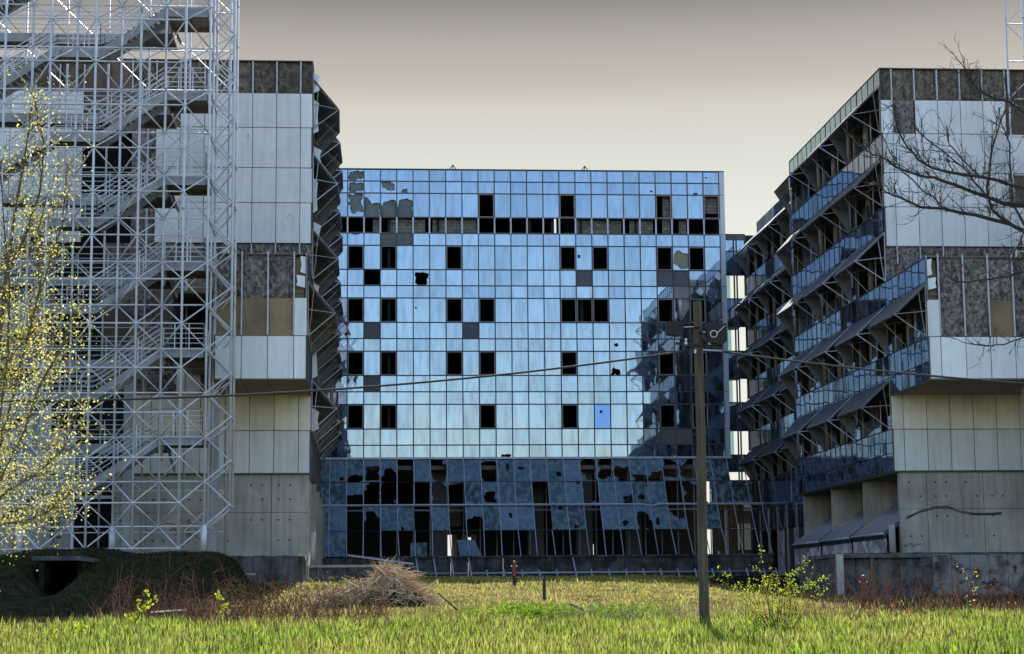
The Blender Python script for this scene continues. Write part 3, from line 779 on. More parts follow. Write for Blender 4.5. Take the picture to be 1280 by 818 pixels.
    # below the far part: dark glass and bars down to the ground
    for i in range(16):
        y = DF+i*(YE-DF)/16
        B('lower_pane', d2, d2+.03, y+.03, y+(YE-DF)/16-.03, 4.6, 6.18, 'sideglass')
        if i % 2 == 0: B('lower_bar', d2-.06, d2+.08, y-.09, y+.09, 1.2, 6.2, 'column')
        if i < 10: B('lower_screen', d2+.1, d2+.14, y+.05, y+(YE-DF)/16-.05, 1.0, 4.55, 'louvre' if i % 3 else 'whiteboard')
    # sunshades: sloping panels, each with a triangular perforated cheek at its far end
    def shade_row(zh, ys, ye, dbase, n):
        L_ = (ye-ys)/n
        for i in range(n):
            y0 = ys+i*L_; y1 = y0+L_; zt_ = zh+.78; zo = zh-.52; zl = zh-1.75; ins = .16*L_
            jx = rd.uniform(-.04, .04)
            A = lambda d, y, z: Vector((X(dbase+d), y, z))
            w0, w1 = A(-.04, y0+.03, zt_), A(-.04, y1-.03, zt_); o0, o1 = A(-1.3+jx, y0+ins, zo), A(-1.3-jx, y1-ins, zo)
            q = MB(); q.sheet([w0, o0, o1, w1], .04); sp = q.build('shade_panel', 'shade', T)
            dn = Vector((s*.04, 0, -.05)); q = MB(); q.sheet([w0+dn, o0+dn, o1+dn, w1+dn], .015); q.build('panel_liner', 'liner', T)  # second sheet added below to brighten the panel's dark underside
            q = MB(); q.sheet([o1, A(-.06, y1-.03, zt_-.05), A(-.06, y1-.03, zl)], .02); q.build('perforated_cheek', 'perf', T)
            q = MB()
            e = A(-.06, y1-.03, zl); b0 = A(-.06, y0+.05, zl+.3)
            for a, b, r in ((o0, o1, .035), (o0, w0, .03), (o1, w1, .03), (o1, e, .03), (o0, A(-.06, y0+.05, zl), .04), (o0, A(-.05, y0+.1, zo), .03), (o1, A(-.05, y1-.1, zo), .03),
                            (A(-.05, (y0+y1)/2, zo), o0, .025), (A(-.05, (y0+y1)/2, zo), o1, .025), (A(-.05, (y0+y1)/2, zl), A(-1.2, (y0+y1)/2, zo), .03), (A(-.3, y0+ins*.3, zt_-.3), A(-.1, y0+.1, zl), .025),
                            (w0, A(-.06, y0+.05, zl), .035)):
                q.tube(a, b, r*.75, 5)
            tp = A(-.06, y1-.03, zt_-.05)
            for kk in range(1, 5):
                f_ = kk/5; q.tube(o1.lerp(tp, f_), e.lerp(tp, f_), .014, 4); q.tube(o1.lerp(e, f_), o1.lerp(tp, f_*.9), .014, 4); q.tube(o0.lerp(o1, f_), w0.lerp(w1, f_)+Vector((0, 0, -.05)), .014, 4)
            q.build('shade_truss', 'lightmull' if rd.random() < .6 else 'column', T)
    for fi in range(5):
        shade_row(heads[fi], DM if fi == 3 else (DT+7.2 if fi == 0 and s > 0 and False else DT), DF, 0, 4 if fi == 3 else 3)
        shade_row(heads[fi], DF+1.2, YE-1.0, d2, 3)
    if s > 0:
        # link bay between wing and mirror block: open frames with daylight behind
        yl = D+1.6; x0, x1 = X0+MOD*23+.45, X(d2)
        zz = [27.0, 26.6, 25.7, 23.9, 22.1, 20.0, 18.15, 16.1, 14.3, 12.2, 10.4, 9.1]
        for i in range(len(zz)-1):
            openr = i in (3, 5, 7, 9)
            for a, b in ((x0, (x0+x1)/2-.03), ((x0+x1)/2+.03, x1)):
                if openr and a < (x0+x1)/2-.1: bx('link_pane', a+.02, b-.3, yl, yl+.02, zz[i+1]+.03, zz[i]-.03, 'clear', T)
                if not openr: bx('link_pane', a+.02, b-.02, yl, yl+.03, zz[i+1]+.03, zz[i]-.03, 'mirror' if i in (1, 2) else ('greyboard' if i == 0 else 'sideglass'), T)
            bx('link_transom', x0, x1, yl-.05, yl+.06, zz[i]-.04, zz[i]+.04, 'mullion', T)
        for x in (x0, (x0+x1)/2, x1, x0+.62*(x1-x0)): bx('link_mullion', x-.05, x+.05, yl-.06, yl+.08, 1.3, 27, 'mullion', T)
        for (za, zc_) in ((26.9, 26.6), (20.6, 20.3), (16.7, 16.4), (12.8, 12.5)): bx('link_slab', x0, x1, yl+.1, yl+4, zc_, za, 'slab', T)
        q = MB(); q.box(26.7, 36, D+9, D+9.3, 0, 9.0); q.build('rear_wall', 'brownboard', T)
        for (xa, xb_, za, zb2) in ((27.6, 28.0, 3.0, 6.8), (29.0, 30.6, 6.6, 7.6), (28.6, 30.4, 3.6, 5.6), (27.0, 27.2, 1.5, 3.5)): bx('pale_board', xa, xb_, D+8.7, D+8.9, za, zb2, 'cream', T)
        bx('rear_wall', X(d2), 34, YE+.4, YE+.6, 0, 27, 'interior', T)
        # fins with dark sloping louvred hoods between them
        for i, y in enumerate((DT+7.2, DT+14.4, DF)):
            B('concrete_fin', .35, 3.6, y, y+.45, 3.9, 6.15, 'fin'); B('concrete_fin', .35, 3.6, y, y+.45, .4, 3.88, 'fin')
        for i in range(3):
            ya = DT+.62+i*7.2 if i == 0 else DT+.47+i*7.2; yb_ = DT+7.18+i*7.2
            n = 11
            for k in range(n):
                y0 = ya+(yb_-ya)*k/n; y1 = ya+(yb_-ya)*(k+1)/n-.07
                q = MB(); q.prism([(X(3.2), 5.7), (X(3.2), 5.5), (X(-.45), 2.95), (X(-.45), 3.16)], 'y', y0, y1-.06); q.build('hood_slat', 'louvre', T)
                tb('hood_rib', (X(3.2), y1-.03, 5.75), (X(-.46), y1-.03, 3.17), .022, 'trim', T, 5)
                bx('louvre_slat', X(-.42), X(-.36), y0, y1, 2.86, 3.05, 'louvre', T)
                o = bx('skirt_board', X(-.38), X(-.33), y0, y1+.05, 1.9, 2.84, 'whiteboard', T)
                bx('base_slat', X(-.36), X(-.26), y0, y0+(y1-y0)*.5, .2, 1.88, 'column' if i else 'damp', T)
            tb('hood_edge', (X(-.47), ya, 3.1), (X(-.47), yb_, 3.1), .06, 'lightmull', T)
            B('bay_back', 3.3, 3.4, ya, yb_, .5, 6.15, 'interior')
        B('underside', .05, 6, DT+.6, DF, 6.12, 6.18, 'slab')
        tb('vent_pipe', (X(-.35), DT-.5, 1.9), (X(-.35), DT-.5, 3.5), .17, 'concrete', T, 12)
    else:
        B('rear_wall', d2, 8, YE+.4, YE+.6, 0, 27, 'interior')
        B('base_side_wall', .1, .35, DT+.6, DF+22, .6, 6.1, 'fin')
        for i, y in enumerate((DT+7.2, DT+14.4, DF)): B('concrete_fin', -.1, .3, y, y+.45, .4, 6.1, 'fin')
        B('underside', .0, 6, DT+.6, DF, 6.12, 6.18, 'soffit')
        tb('vent_pipe', (X(-.15), DT-.2, 2.0), (X(-.15), DT-.2, 3.3), .13, 'concrete', T, 10)
        for i, xx in enumerate((-7.05, -11.0, -15.15)):
            bx('steel_column', xx-.2, xx+.2, 89.8, 90.2, 1.5, 10.1, 'steel', T, bev=.02)
    return T
wing(1, 'right office wing with blue glass side, sunshade rows and pale end behind bare branches')
wing(-1, 'left office wing, its pale panelled end wall standing right behind the tube lattice stair tower')

# ------------------------------------------------------------------ stair towers in a tube space frame
def tower(s, label, zt_=31.):
    MX = (lambda x: x) if s < 0 else (lambda x: 2*XC-x+1.85)
    T = thing('stair_tower', label, 'stair tower', (MX(-12), 88, 2.3), 'lattice stair towers before the wings')
    cx_, cz = 1.97, 1.95
    V = lambda x, y, z: Vector((MX(x), y, z))
    NA, NZ = 6, 15
    ax = [-8.06-cx_*i for i in range(NA)]; bxs = [-7.08-cx_*i for i in range(NA+1)]
    az = [2.27+cz*j for j in range(NZ)]; bz = [3.25+cz*j for j in range(NZ)]
    YA, YB = 84.0, 85.2
    rd = random.Random(4)
    for x in ax: tb('front_post', V(x, YA, az[0]), V(x, YA, az[-1]), .054, 'tube', T)
    for z in az: tb('front_chord', V(ax[0], YA, z), V(ax[-1], YA, z), .037, 'tube', T)
    for x in bxs:
        tb('inner_post', V(x, YB, bz[0]), V(x, YB, bz[-1]), .052, 'tube', T)
    for i, x in enumerate(bxs):
        if i in (0, 2, 4, 6):
            tb('leg', V(x, YB, 2.2 if s < 0 else -.6), V(x, YB, 3.25), .14, 'tube', T, 10); 
        elif i % 2: pass
    for z in bz: tb('inner_chord', V(bxs[0], YB, z), V(bxs[-1], YB, z), .036, 'tube', T)
    cnt = 0; extra = MB(); balls = MB()
    for j, z in enumerate(az):
        for x in ax:
            balls.ball(V(x, YA, z), .085)
            for dx in (-cx_/2, cx_/2):
                for dz in (-cz/2, cz/2):
                    if not (bz[0]-.1 < z+dz < bz[-1]+.1): continue
                    a, b = V(x, YA, z), V(x+dx, YB, z+dz)
                    if s < 0 and z < 27.5 and x > -17.3 and cnt < 290: tb('brace', a, b, .034, 'tube', T, 6); cnt += 1
                    elif s > 0 and z < 32 and x > -11 and cnt < 200: tb('brace', a, b, .034, 'tube', T, 6); cnt += 1
                    else: extra.tube(a, b, .034, 5)
    for z in bz:
        for x in bxs: balls.ball(V(x, YB, z), .085)
    # side wall of the frame (towards the court)
    XB, XA = bxs[0], bxs[0]+1.02
    yb_ = [YB+1.97*k for k in range(3)]; ya_ = [YB+.99+1.97*k for k in range(2)]
    for y in yb_[1:]: tb('inner_post', V(XB, y, bz[0]), V(XB, y, bz[-1]), .055, 'tube', T)
    for y in ya_: tb('side_post', V(XA, y, az[0]+1.95), V(XA, y, az[-1]), .058, 'tube', T)
    for j, z in enumerate(az[1:]):
        tb('side_chord', V(XA, ya_[0], z), V(XA, ya_[-1], z), .037, 'tube', T)
        for y in ya_:
            balls.ball(V(XA, y, z), .085)
            for dy in (-.985, .985):
                for dz in (-cz/2, cz/2): extra.tube(V(XA, y, z), V(XB, y+dy, min(z+dz, bz[-1])), .034, 5)
    for z in bz: extra.tube(V(XB, yb_[0], z), V(XB, yb_[-1], z), .045, 5)
    # front to side corner braces
    for z in az:
        for dz in (-cz/2, cz/2): extra.tube(V(XB, YB, max(min(z+dz, bz[-1]), bz[0])), V(ax[0], YA, z), .034, 5)
    # back wall grid
    YW = 92.4
    bk = MB()
    for i in range(7):
        x = bxs[0]-cx_*i; tb('back_post', V(x+.4, YW, 2.3), V(x+.4, YW, 30), .05, 'rail', T)
    for j in range(14):
        tb('back_chord', V(bxs[0]+.4, YW, bz[j]), V(bxs[-1]+.4, YW, bz[j]), .034, 'rail', T)
        for i in range(6):
            x = bxs[0]+.4-cx_*i
            if j < 9 and (i+j) % 3: continue
            if (i+j) % 2: bk.tube(V(x, YW, bz[j]), V(x-cx_, YW, bz[j]+cz), .03, 5)
            else: bk.tube(V(x, YW, bz[j]+cz), V(x-cx_, YW, bz[j]), .03, 5)
    bk.build('back_lattice', 'rail', T, kind='stuff')
    extra.build('side_lattice', 'tube', T, kind='stuff')
    balls.build('node_joint', 'tube', T, kind='stuff', smooth=True)
    # stairs: landings on floor level at the right, half landings left of them
    def rails(name, p0, p1, n=5, h=1.1, posts=3):
        q = MB(); p0, p1 = Vector(p0), Vector(p1)
        for i in range(n):
            z = Vector((0, 0, h*(i+1)/n)); q.tube(p0+z, p1+z, .022, 5)
        for i in range(posts+1):
            a = p0.lerp(p1, i/posts); q.tube(a, a+Vector((0, 0, h)), .025, 5)
        q.build(name, 'rail', T)
    def flight(pa, pb, y0, y1):
        """straight flight between two points (x,z), stringers at y0 and y1"""
        (xa, za), (xb, zb_) = pa, pb
        for y in (y0, y1):
            q = MB(); q.sheet([V(xa, y, za-.02), V(xb, y, zb_-.02), V(xb, y, zb_-.44), V(xa, y, za-.44)], .06); q.build('stringer', 'steel', T)
        q = MB(); n = 12
        for i in range(n):
            t0 = (i)/n; x = xa+(xb-xa)*t0; z = za+(zb_-za)*(i+1)/n
            xs_, xe = sorted((MX(x), MX(x+(xb-xa)/n)))
            q.box(xs_-.03, xe, y0+.04, y1-.04, z-.12, z-.08)
        q.build('stair_treads', 'tread', T)
    def landing(x0, x1, y0, y1, z, nm='landing'):
        a, b = sorted((MX(x0), MX(x1)))
        bx(nm, a, b, y0, y1, z-.1, z-.02, 'tread', T)
        bx('landing_beam', a, b, y0-.06, y0, z-.42, z, 'steel', T); bx('landing_beam', a, b, y1, y1+.06, z-.32, z, 'tread', T)
        for t in (a, b-.08): bx('cross_beam', t, t+.08, y0, y1, z-.30, z-.1, 'tread', T)
        bx('cross_beam', (a+b)/2-.04, (a+b)/2+.04, y0, y1, z-.26, z-.1, 'tread', T)
    for k in range(-1, 7):
        zf = 7.24+3.9*k
        if zf > 31: break
        F0, F1 = 85.7, 87.1
        if k >= 0:
            landing(-9.15, -7.25, F0, 88.4, zf)
            rails('handrail', V(-9.15, F0, zf), V(-7.25, F0, zf)); rails('handrail', V(-7.25, F0, zf), V(-7.25, 88.4, zf))
            landing(-14.2, -12.05, F0, F1, zf-1.95, 'half_landing')
            rails('handrail', V(-14.2, F0, zf-1.95), V(-12.05, F0, zf-1.95)); rails('handrail', V(-14.2, F1, zf-1.95), V(-12.05, F1, zf-1.95))
            flight((-12.05, zf-1.95), (-9.15, zf), F0, F1)
            rails('handrail', V(-12.05, F0, zf-1.95), V(-9.15, F0, zf)); rails('handrail', V(-12.05, F1, zf-1.95), V(-9.15, F1, zf))
            flight((-14.2, zf-1.95), (-17.1, zf-3.9), F0, F1)
            rails('handrail', V(-14.2, F0, zf-1.95), V(-17.1, F0, zf-3.9)); rails('handrail', V(-14.2, F1, zf-1.95), V(-17.1, F1, zf-3.9))
        if k >= 0:
            landing(-19, -10.7, 90.0, 91.4, zf, 'gallery')
            rails('handrail', V(-19, 90, zf), V(-10.7, 90, zf), 5, 1.1, 6)
            landing(-10.7, -9.15, 88.4, 91.4, zf, 'gallery')
            # bracket under the right landing
            q = MB(); q.tube(V(-9.0, 88.2, zf-.3), V(-8.5, 86.2, zf-1.5), .07); q.tube(V(-9.05, 85.75, zf-.3), V(-9.05, 85.75, zf-1.1), .09); q.build('bracket', 'tread', T)
    return T
tower(-1, 'tall pale tube lattice stair tower filling the left side, before the left wing')
tower(1, 'pale tube lattice stair tower cut off by the right edge, before the right wing')

# ------------------------------------------------------------------ low walls
def wall_thing(name, label, build, cat='retaining wall'):
    T = thing(name, label, cat, (0, 0, 0)); build(T); return T
def lw(T):
    for i in range(7):
        x0 = -6.9+i*.53
        bx('concrete_panel', x0+.01, x0+.52, 91.9, 92.2, -.3, 2.12-(.0 if i % 2 else .03), 'damp', T)
    bx('ledge', -6.2, -5.2, 91.82, 91.9, 1.2, 1.3, 'concrete', T)
    b = MB(); b.prism([(92.2, -.2), (92.2, 2.1), (95.0, 1.62), (97, 1.6), (97, -.2)], 'x', -3.2, -3.0); b.build('sloping_parapet', 'damp', T)
    b = MB(); b.prism([(92.0, 2.08), (92.0, 2.2), (95.0, 1.76), (97.2, 1.74), (97.2, 1.62), (95, 1.62)], 'x', -3.24, -2.9); b.build('sloping_coping', 'concrete', T)
    for i in range(7): bx('concrete_panel', -3.0+i*.6+.01, -2.41+i*.6, 97.0, 97.25, -.2, 1.62, 'damp', T)
    bx('coping', -3.0, 1.2, 96.92, 97.3, 1.62, 1.74, 'concrete', T)
    b = MB(); b.sheet([(-1.2, 124, 2.9), (3.0, 124, 2.3), (3.0, 124, 2.2), (-1.2, 124, 2.78)], .25)
    for i in range(5): bx('concrete_panel', -4.2+i*.9, -3.32+i*.9, 124.6, 124.8, .6, 2.66, 'damp', T)
    b.build('fallen_plank', 'lightmull', T)
wall_thing('retaining_wall', 'dark streaked concrete retaining wall under the left wing corner, right of the mound', lw)
def rw(T):
    for i in range(10):
        x0 = 27.0+i*.95
        bx('concrete_panel', x0+.012, x0+.938, 94.4, 94.7, -1.4, 2.0-(.04 if i % 3 == 1 else 0), 'damp' if i < 1 else 'stained', T)
    bx('coping', 26.6, 37, 94.3, 94.75, 2.01, 2.09, 'damp', T)
M['stained'] = mat('peeling stained concrete', (.075, .08, .09), .9, var2=(.21, .22, .24), scale=1.1, var=.15, spots=((.02, .02, .022), 1.7, .58), bump=.01, bscale=5, contrast=(.42, .52))
wall_thing('retaining_wall', 'blotched concrete retaining wall below the right wing end, behind the red bramble', rw)
def rb(T):
    # box shaped ramp head in front of the hoods
    for i in range(4): bx('concrete_panel', 21.9+i*1.05+.01, 22.93+i*1.05, 90.0, 90.2, -.9, 1.72, 'damp', T)
    bx('end_post', 21.55, 21.85, 87.9, 88.2, -.9, 1.9, 'concrete', T)
    bx('lid', 21.5, 26.6, 89.6, 93.5, 1.75, 1.92, 'damp', T, bev=.02)
    b = MB(); b.prism([(21.9, 1.92), (23.0, 2.08), (26.6, 2.08), (26.6, 1.92)], 'y', 93.5, 93.8); b.build('rear_parapet', 'damp', T)
    b = MB(); b.prism([(25.7, 1.92), (26.9, 2.1), (26.9, 1.9), (26.5, 1.3), (25.7, 1.3)], 'y', 92.5, 94.2); b.build('side_parapet', 'damp', T)
    bx('side_panel', 21.6, 21.8, 88.2, 96, -.9, 1.72, 'damp', T)
wall_thing('ramp_box', 'dark flat lidded concrete box at the foot of the right wing beside sloping hoods', rb, 'ramp')
def cv(T):
    bx('roof_slab', -12.0, -10.3, 70.9, 77.5, 1.50, 1.66, 'damp', T, bev=.02)
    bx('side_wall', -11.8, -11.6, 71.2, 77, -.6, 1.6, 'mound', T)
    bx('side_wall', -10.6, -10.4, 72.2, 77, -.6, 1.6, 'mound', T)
    bx('rear_wall', -12, -10.3, 76.9, 77.1, -.6, 1.7, 'interior', T)
wall_thing('culvert', 'dark open mouth with a concrete slab roof cut into the left mound', cv, 'culvert')

# ------------------------------------------------------------------ utility pole and wires
def pole():
    px, py = 8.72, 50.
    T = thing('utility_pole', 'brown timber utility pole carrying two dark boxes, standing in the grass right of centre', 'utility pole', (px, py, -.75))
    b = MB(); pts = [(px+.01, py, -1.0), (px-.01, py, 1.5), (px+.02, py, 4), (px+.01, py, 6), (px, py, 7.76)]
    b.poly(pts, .138, .118, 16); b.build('post', 'wood', T, smooth=False)
    b = MB(); b.tube((px-.62, py-.14, 6.62), (px+.62, py-.14, 6.52), .035, 6); b.tube((px-.6, py-.14, 6.62), (px-.95+.2, py-.16, 6.45), .02, 5); b.build('crossarm', 'wire', T)
    for (u0, u1, v0, v1) in ((832, 853, 403, 418), (883, 907, 406, 428)):
        a = at(u0, v0, 49.8); c = at(u1, v1, 49.8); q = MB()
        q.prism([(a.x, a.z-.03), (a.x+.08, a.z), (c.x, a.z), (c.x, c.z+.02), (c.x-.08, c.z-.04), (a.x+.03, c.z)], 'y', 49.65, 49.95)
        o = q.build('junction_box', 'box', T, bevel=.015)
        tb('clamp', ((a.x+c.x)/2, 49.8, (a.z+c.z)/2), (px, 49.85, (a.z+c.z)/2+.03), .025, 'box', T, 6)
    q = MB(); c = at(893, 417, 49.5); n = 14
    for i in range(n):
        t0, t1 = 2*math.pi*i/n, 2*math.pi*(i+1)/n
        q.tube((c.x+.09*cs(t0), 49.6, c.z+.09*sn(t0)), (c.x+.09*cs(t1), 49.6, c.z+.09*sn(t1)), .013, 5)
    q.tube((c.x+.09, 49.6, c.z+.02), (c.x+.3, 49.6, c.z+.22), .013, 5)
    q.build('cable_coil', 'rail', T)
    for x in (px-.35, px+.28):
        q = MB(); q.ball((x, 49.84, 6.62), .05); q.ball((x, 49.84, 6.70), .035); q.build('insulator', 'rail', T, smooth=True)
    q = MB(); q.tube((px-.1, 49.86, 6.45), (px-.12, 49.84, 6.35), .03, 6); q.tube((px+.1, 49.86, 6.45), (px+.6, 49.8, 6.42), .022, 6); q.build('tension_clamp', 'rail', T)
pole()
def wire(p0, p1, sag, label, ra=.030):
    q = MB(); p0, p1 = Vector(p0), Vector(p1); pts = []
    for i in range(33):
        t = i/32; p = p0.lerp(p1, t); p.z -= sag*4*t*(1-t); pts.append(p)
    q.poly(pts, ra, ra, 6); o = q.build('overhead_wire', 'wire', smooth=True); tag(o, label, 'wire', 'overhead wires on the pole')
pa = at(863, 438, 49.85); pl = at(-180, 500, 45)
wire(pa, pl, .45, 'long thin overhead wire sagging from the pole to the left past the stair tower')
pr = at(905, 440, 49.8); wire(pr, at(1420, 488, 45), .12, 'overhead wire running from the pole to the right edge past the sunshades')

# ------------------------------------------------------------------ posts
def gz(x, y): return float(ground_z(x, y))
def hydrant(x, y, h, label):
    z = gz(x, y)-.02
    T = thing('standpipe_hydrant', label, 'hydrant', (x, y, z), 'red standpipe hydrants in the lawn')
    b = MB(); b.tube((x, y, z), (x, y, z+h*.42), .085, 10); b.ball((x+.09, y-.03, z+h*.32), .08); b.tube((x, y, z+.02), (x, y, z+.09), .13, 10); b.build('foot', 'rust', T)
    b = MB(); b.tube((x, y, z+h*.42), (x, y, z+h*.9), .10, 12); b.tube((x-.14, y, z+h*.78), (x+.14, y, z+h*.78), .05, 8); b.build('barrel', 'red', T)
    b = MB(); b.tube((x, y, z+h*.9), (x, y, z+h*.96), .14, 12, .11); b.ball((x, y, z+h*.96), .075); b.build('cap', 'red', T)
hydrant(6.98, 92, 1.2, 'red topped standpipe hydrant standing before the base wall left of the pole')
hydrant(16.05, 62, 1.05, 'red standpipe hydrant at the weed edge right of the flowering bush')
b = MB(); zz = gz(6.57, 72); b.tube((6.57, 72, zz-.1), (6.58, 72, zz+.82), .06, 8, .055); b.tube((6.58, 72, zz+.82), (6.585, 72, zz+.9), .03, 8)
tag(b.build('stake', 'rust'), 'short black stake standing upright in the lawn near the middle', 'stake')
b = MB(); zz = gz(16.7, 63.5); b.poly([(16.75, 63.5, zz-.1), (16.78, 63.5, zz+.8), (16.72, 63.5, zz+1.6)], .05, .035, 7)
tag(b.build('stake', 'wood'), 'thin grey wooden stake beside the right hydrant', 'stake')

# ------------------------------------------------------------------ vegetation (fast numpy blades)
def blades(name, n, sampler, hmin, hmax, w, m, label, cat, lean=.35, seed=1, hfun=None, segs=2):
    rs = np.random.RandomState(seed); x, y = sampler(rs, n); n = len(x); z = ground_z(x, y)-.02
    h = rs.uniform(hmin, hmax, n)*(hfun(x, y) if hfun else 1)
    a = rs.uniform(0, 2*np.pi, n); ln = rs.uniform(.1, 1, n)*lean*h; da = rs.uniform(0, 2*np.pi, n); ww = w*rs.uniform(.6, 1.4, n)
    cx_, cy_ = np.cos(a)*ww/2, np.sin(a)*ww/2; lx, ly = np.cos(da)*ln, np.sin(da)*ln
    V = np.empty((n, 5, 3))
    V[:, 0] = np.stack([x-cx_, y-cy_, z], 1); V[:, 1] = np.stack([x+cx_, y+cy_, z], 1)
    V[:, 2] = np.stack([x+cx_*.8+lx*.35, y+cy_*.8+ly*.35, z+h*.6], 1); V[:, 3] = np.stack([x-cx_*.8+lx*.35, y-cy_*.8+ly*.35, z+h*.6], 1)
    V[:, 4] = np.stack([x+lx, y+ly, z+h], 1)
    me = bpy.data.meshes.new(name); me.vertices.add(n*5); me.vertices.foreach_set('co', V.ravel())
    base = (np.arange(n)*5)[:, None]
    li = np.concatenate([base+np.array([0, 1, 2, 3]), base+np.array([3, 2, 4])], 1).ravel()
    me.loops.add(len(li)); me.loops.foreach_set('vertex_index', li.astype(np.int32))
    me.polygons.add(n*2); st = np.stack([np.arange(n)*7, np.arange(n)*7+4], 1).ravel(); me.polygons.foreach_set('loop_start', st.astype(np.int32))
    me.update(calc_edges=True); me.materials.append(M[m])
    o = link(name, me, kind='stuff'); tag(o, label, cat); return o
def rect(x0, x1, y0, y1, keep=None, bias=1.):
    def f(rs, n):
        x = rs.uniform(x0, x1, n); y = y0+(y1-y0)*rs.uniform(0, 1, n)**bias
        if keep is not None:
            k = keep(x, y, rs); x, y = x[k], y[k]
        return x, y
    return f
def clump(x, y):
    return .45+.5*np.sin(x*2.3+np.sin(y*1.9)*2)*np.sin(y*1.7+x*.7)*.7+.5*(np.sin(x*3.1+y*2.3)*.5+.5)
fr = lambda x, y, rs: (x > -.22*y-4) & (x < .36*y+4)
blades('meadow_grass', 120000, rect(-17, 26, 34, 60, lambda x, y, rs: fr(x, y, rs) & (y < 50+rs.uniform(-1, 6, len(x))+2*np.sin(x*.8)), 1.25), .16, .36, .024, 'blade', 'tall fresh green meadow grass across the foreground', 'grass', seed=1, hfun=clump)
blades('broad_weeds', 16000, rect(-17, 26, 34, 52, lambda x, y, rs: fr(x, y, rs) & (np.sin(x*2.1+y*1.7)+np.sin(y*2.9-x*1.6) > rs.uniform(-1.5, 2, len(x)))), .10, .30, .075, 'blade2', 'broad leaved bright green weeds scattered through the foreground meadow', 'weeds', lean=.8, seed=12, hfun=clump)
blades('dark_tufts', 24000, rect(-17, 26, 34, 54, lambda x, y, rs: fr(x, y, rs) & (np.sin(x*1.3+y*2.9+1)+np.sin(y*1.3-x*2.2) > rs.uniform(-1, 2.2, len(x)))), .14, .34, .03, 'darktuft', 'dark green and brown tufts between the bright meadow grass', 'grass', lean=.5, seed=14, hfun=clump)
blades('straw_tufts', 30000, rect(-17, 26, 35, 55, lambda x, y, rs: fr(x, y, rs) & ((y < 50.5) | (x > 1)) & (np.sin(x*1.7+y*.9)+np.sin(y*1.9-x*.6) > .2*rs.uniform(-5, 4, len(x)))), .12, .38, .022, 'straw', 'pale dead stalks mixed into the foreground meadow', 'dry grass', lean=.9, seed=2, hfun=clump)
blades('lawn_grass', 95000, rect(-7, 24, 50, 131, lambda x, y, rs: (x > -5.5) & (x < 22.5-.02*y), 1.0), .06, .19, .05, 'dryblade', 'short yellowing lawn rising to the foot of the glass building', 'grass', lean=.8, seed=3, hfun=clump)
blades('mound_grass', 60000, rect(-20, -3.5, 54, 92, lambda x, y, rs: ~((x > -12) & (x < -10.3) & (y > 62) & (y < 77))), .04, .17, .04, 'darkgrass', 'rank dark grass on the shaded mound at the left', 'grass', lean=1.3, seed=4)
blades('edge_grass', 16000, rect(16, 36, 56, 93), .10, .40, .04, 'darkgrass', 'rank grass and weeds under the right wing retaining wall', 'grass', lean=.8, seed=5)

def twiggy(name, m, seeds, label, cat, kind=None, parent=None, group=None):
    """seeds: list of (pos, dir, length, r0, depth)"""
    q = MB(); rd = random.Random(hash(label) % 1000 if False else len(label))
    tips = []
    def grow(p, d, ln, r, depth, upb, wob, kids):
        n = max(3, int(ln/.12)) if ln < 1.5 else 9
        pts = [p.copy()]; d = d.normalized()
        for i in range(n):
            d = (d+Vector((rd.gauss(0, wob), rd.gauss(0, wob), rd.gauss(0, wob)+upb))).normalized()
            p = p+d*(ln/n); pts.append(p.copy())
        q.poly(pts, r, r*.35, 4 if r < .02 else 6, False); tips.extend(pts[len(pts)//2:])
        if depth > 0:
            for _ in range(kids):
                k = rd.randint(1, len(pts)-1); dd = (pts[k]-pts[k-1]).normalized()
                a = Vector((rd.gauss(0, 1), rd.gauss(0, 1), rd.gauss(0, .8)))
                grow(pts[k], dd+a*.75, ln*rd.uniform(.3, .6), r*.55, depth-1, upb, wob, max(2, kids-2))
    for sd_ in seeds: grow(*sd_)
    return q, tips
def leaves(tips, n, size, m, name, parent, rd, spread=.1, kind='stuff', flat=.3):
    v = []; f = []
    for _ in range(n):
        c = rd.choice(tips)+Vector((rd.gauss(0, spread), rd.gauss(0, spread), rd.gauss(0, spread)))
        a = Vector((rd.gauss(0, 1), rd.gauss(0, 1), rd.gauss(0, 1))).normalized(); b_ = a.cross(Vector((rd.gauss(0, 1), rd.gauss(0, 1), rd.gauss(0, 1)))).normalized()
        s_ = size*rd.uniform(.5, 1.4); k = len(v)
        v += [(c-a*s_*.5)[:], (c+b_*s_*.28)[:], (c+a*s_*.5)[:], (c-b_*s_*.28)[:]]; f.append((k, k+1, k+2, k+3))
    me = bpy.data.meshes.new(name); me.from_pydata(v, [], f); me.materials.append(M[m])
    return link(name, me, parent, kind=kind)

